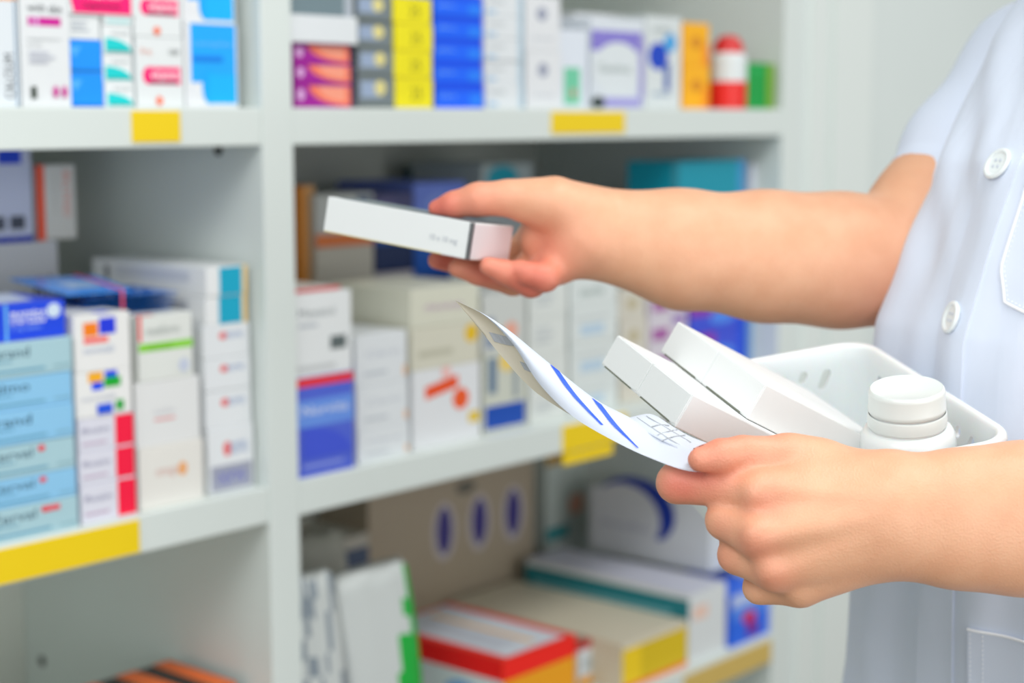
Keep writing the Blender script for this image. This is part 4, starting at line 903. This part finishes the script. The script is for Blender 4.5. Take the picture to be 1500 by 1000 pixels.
# --- coat
cax = P(1372, 303, 1.19); cdir = RUP[3][0] - RUP[1][0]; cdir /= np.linalg.norm(cdir)
cutp = P(1365, 322, 1.187) + cdir * .004
LSL = [(RG(.47, .92, -.09), .052), (RG(.462, .94, -.02), .054), (LSH, .056)]
RSL = [(P(1368, 318, 1.187), .0435), (P(1430, 225, 1.21), .0465), (P(1520, 100, 1.235), .052)]
lcd = LSH - np.array(RG(.45, .93, -.10)); lcd /= np.linalg.norm(lcd); lcut = RG(.455, .93, -.085)
def coat_sdf(p):
    t, u, v_, z = torso(p, 0, .15, -.80)
    th = np.arctan2(v_, u)
    env = np.clip((-z + .03) / .12, .15, 1)
    fold = .0026 * np.sin(8 * th + 1.3 * np.sin(7 * z) + 2.) * env + .0016 * np.sin(17 * th - 9 * z + .8 * np.sin(14 * z)) * env + .0030 * np.sin(5.5 * th + 4 * z)
    # soft pull lines from the shoulder towards the front closing
    pull = .0022 * np.sin((v_ * 1.0 + z * .75) * 120) * np.exp(-((v_ + .06) / .07) ** 2) * np.exp(-((z + .02) / .07) ** 2)
    t = t - fold - pull
    rs = limb(p, RSL, .03) - .0012 * np.sin((p @ Uw) * 60 + (p @ Rt) * 45 + 1.)
    dcut = (p - cutp) @ cdir; rs = rs - .0016 / (1 + np.exp((dcut - .021) / .0008)); rs = np.maximum(rs, -dcut); 
    hollow = limb(p, [(RUP[1][0] - cdir * .03, .0412), (RUP[1][0] + cdir * .012, .0412)]); rs = np.maximum(rs, -hollow)
    ls = limb(p, LSL, .03); ls = np.maximum(ls, -((p - lcut) @ lcd))
    yoke = cone(p, RSH, LSH, .047, .047)
    t = smin(t, yoke, .04)
    return smin(smin(t, rs, .022), ls, .03)
clo = np.minimum(blo, RG(.2, .9, -.82)); chi = bhi
q = np.array([RG(r_, g_, z_) for r_ in (.12, .62) for g_ in (.86, 1.36) for z_ in (-.82, .2)]); 
T0 = time.time(); cv, cf = nets(coat_sdf, q.min(0) - .02, q.max(0) + .02, .0032, 12); print('coat', len(cv), time.time() - T0)
cv = relax(cv, cf, 4)
cm = bpy.data.materials.new('coat_cotton'); cm.use_nodes = True; nt = cm.node_tree; bs = nt.nodes['Principled BSDF']
bs.inputs['Base Color'].default_value = lin((220, 228, 242)); bs.inputs['Roughness'].default_value = .85; bs.inputs['Sheen Weight'].default_value = .15
tc = nt.nodes.new('ShaderNodeTexCoord'); wv = nt.nodes.new('ShaderNodeTexNoise'); wv.inputs['Scale'].default_value = 1400; wv.inputs['Detail'].default_value = 2
nw = nt.nodes.new('ShaderNodeTexNoise'); nw.inputs['Scale'].default_value = 22; nw.inputs['Detail'].default_value = 3; nw.inputs['Distortion'].default_value = .6
mp = nt.nodes.new('ShaderNodeMapping'); mp.inputs['Scale'].default_value = (1, 1, .35); nt.links.new(tc.outputs['Object'], mp.inputs['Vector']); nt.links.new(mp.outputs['Vector'], nw.inputs['Vector']); nt.links.new(tc.outputs['Object'], wv.inputs['Vector'])
b1 = nt.nodes.new('ShaderNodeBump'); b1.inputs['Strength'].default_value = .15; b1.inputs['Distance'].default_value = .0005; nt.links.new(wv.outputs['Fac'], b1.inputs['Height'])
b2 = nt.nodes.new('ShaderNodeBump'); b2.inputs['Strength'].default_value = .35; b2.inputs['Distance'].default_value = .006; nt.links.new(nw.outputs['Fac'], b2.inputs['Height']); nt.links.new(b1.outputs['Normal'], b2.inputs['Normal']); nt.links.new(b2.outputs['Normal'], bs.inputs['Normal'])
coat = net_obj('coat', cv, cf, cm, person); coat['label'] = 'white short-sleeved coat'
# details laid on the coat: surface point at (lateral v, height z) seen from the front
def on_coat(vv, zz, off=0.):
    vv = np.atleast_1d(np.asarray(vv, float)); zz = np.atleast_1d(np.asarray(zz, float))
    r = np.interp(zz, ZL, CR); g = np.interp(zz, ZL, CG)
    x = r + ldir[0] * vv; y = g + ldir[1] * vv
    o = CAM + x[:, None] * Rt + y[:, None] * Fh + zz[:, None] * np.array([0, 0, 1.]); o = o + fx * .30
    t = np.zeros(len(vv))
    for _ in range(60):
        d = coat_sdf(o - fx * t[:, None]); t = t + np.clip(d * .7, -.01, .05)
    return o - fx * t[:, None] + fx * off
def patch(name, left, right, z0, z1, nz, nv, off, m, th=.0012, parent=coat):
    vs = []
    for j in range(nz + 1):
        z = z0 + (z1 - z0) * j / nz; a, b_ = left(z), right(z)
        vs.append((np.linspace(a, b_, nv + 1), np.full(nv + 1, z)))
    V = np.concatenate([x[0] for x in vs]); Z = np.concatenate([x[1] for x in vs])
    S0 = on_coat(V, Z, -.004); S1_ = on_coat(V, Z, off)
    # edges bend back to the cloth
    w = nv + 1; N = len(V); fs = [(j * w + i, j * w + i + 1, (j + 1) * w + i + 1, (j + 1) * w + i) for j in range(nz) for i in range(nv)]
    rim = [(j * w, (j + 1) * w) for j in range(nz)] + [(j * w + nv, (j + 1) * w + nv) for j in range(nz)] + [(i, i + 1) for i in range(nv)] + [(nz * w + i, nz * w + i + 1) for i in range(nv)]
    fs += [(a, b_, N + b_, N + a) for a, b_ in rim]
    o = mesh_obj(name, np.concatenate([S1_, S0]), fs, m, None, parent); bm = bmesh.new(); bm.from_mesh(o.data); bmesh.ops.recalc_face_normals(bm, faces=bm.faces[:]); bm.to_mesh(o.data); bm.free(); smooth_angle(o, 50); return o
patch('placket', lambda z: -.0155, lambda z: .0155, -.79, .085, 110, 4, .0016, cm)
STI = mat((250, 251, 253), .8, 'stitching')
def stitch(mb, pts, off=.0024):
    pts = np.array(pts); L = np.concatenate([[0], np.cumsum(np.linalg.norm(np.diff(pts, axis=0), axis=1))]); n = int(L[-1] / .0030)
    s = np.linspace(0, L[-1], max(n, 2) * 2 + 1); V = np.interp(s, L, pts[:, 0]); Z = np.interp(s, L, pts[:, 1]); Q = on_coat(V, Z, off)
    for i in range(0, len(Q) - 1, 2): mb.tube([Q[i], Q[i] * .25 + Q[i + 1] * .75], .00028, STI, 4)
pkl = lambda z: float(np.interp(z, [-.125, -.112, -.092, 0], [.0745, .033, .025, .025]))
poc = patch('breast_pocket', lambda z: pkl(z), lambda z: .150 - pkl(z), -.1248, -.020, 26, 12, .0016, cm)
m = MB(); stitch(m, [(.0275, -.021), (.0275, -.092), (.035, -.110), (.075, -.1225), (.115, -.110), (.1225, -.092), (.1225, -.021)]); m.build('stitching', poc)
# an edge seam tube round the pocket reads as the bright rim
m = MB(); sp_ = np.array([(.025, -.020), (.025, -.092), (.033, -.112), (.075, -.125), (.117, -.112), (.125, -.092), (.125, -.020)])
L = np.concatenate([[0], np.cumsum(np.linalg.norm(np.diff(sp_, axis=0), axis=1))]); s = np.linspace(0, L[-1], 60); m.tube(on_coat(np.interp(s, L, sp_[:, 0]), np.interp(s, L, sp_[:, 1]), .0014), .0009, STI, 6); m.build('pocket_edge', poc)
p2_ = patch('hip_pocket', lambda z: .030, lambda z: .165, -.50, -.312, 26, 12, .0022, cm)
m = MB(); stitch(m, [(.0325, -.314), (.0325, -.498)], .003); stitch(m, [(.0400, -.314), (.0400, -.498)], .003); m.build('stitching', p2_)
m = MB(); s = np.linspace(.030, .165, 40); m.tube(on_coat(s, np.full(40, -.312), .0022), .0009, STI, 6); m.build('pocket_edge', p2_)
# sleeve hem band
m = MB(); aa = np.cross(cdir, Fw); aa /= np.linalg.norm(aa); ab = np.cross(cdir, aa)
BT = mat((240, 246, 246), .25, 'button_plastic'); BTH = mat((205, 212, 222), .5, 'button_thread')
for zz in (-.031, -.124, -.217, -.40):
    c = on_coat([0.], [zz], .0016)[0]; cu_ = on_coat([0., 0., .006, -.006], [zz + .006, zz - .006, zz, zz], .0016)
    n_ = np.cross(cu_[0] - cu_[1], cu_[2] - cu_[3]); n_ /= np.linalg.norm(n_); n_ = n_ if n_ @ fx > 0 else -n_
    m = MB(); R_ = .0103
    m.lathe([(0, -.0005), (R_ * .9, -.0005), (R_, .0008), (R_ * .97, .0020), (R_ * .88, .0025), (R_ * .74, .0022), (R_ * .68, .0014), (0, .0012)], c, n_, BT, 40)
    o = m.build('button', coat); smooth_angle(o, 50)
    m = MB(); u_ = np.cross(n_, [0, 0, 1.]); u_ /= np.linalg.norm(u_); w_ = np.cross(n_, u_)
    for a, b_ in ((1, 1), (1, -1), (-1, 1), (-1, -1)):
        m.lathe([(0, .0013), (.0011, .0013), (.0011, .0016), (0, .0017)], c + u_ * a * .0021 + w_ * b_ * .0021, n_, BTH, 10)
    m.build('thread', coat)
# ================= light: ceiling panels of the shop, plus an added fill facing the shelves
def area(name, loc, size, sy, power, target, col=(1, 1, 1)):
    l = bpy.data.lights.new(name, 'AREA'); l.shape = 'RECTANGLE'; l.size = size; l.size_y = sy; l.energy = power; l.color = col
    o = bpy.data.objects.new(name, l); COL.objects.link(o); o.location = tuple(loc)
    o.rotation_euler = (Vector(tuple(target)) - Vector(tuple(loc))).to_track_quat('-Z', 'Y').to_euler(); return o
area('ceiling_light', (-.2, -1.3, 2.7), 1.5, .6, 19, (-.2, -1.2, 0), (1, .99, .96))
area('ceiling_light', (1.3, -1.6, 2.7), 1.2, .6, 14, (1.2, -1.4, 0), (1, .99, .97))
area('ceiling_light', (-2.0, -1.0, 2.35), 1.4, 1.0, 20, (.1, -.6, 1.0), (.97, .985, 1))
area('front_fill', (-.9, -3.15, 1.30), 2.6, 1.5, 31, (.1, 0, 1.1), (.97, .99, 1))  # unseen fill light, added to brighten the insides of the shelf bays
w = bpy.data.worlds.new('room_light'); SC.world = w; w.use_nodes = True
w.node_tree.nodes['Background'].inputs[0].default_value = (.92, .97, 1, 1); w.node_tree.nodes['Background'].inputs[1].default_value = .49
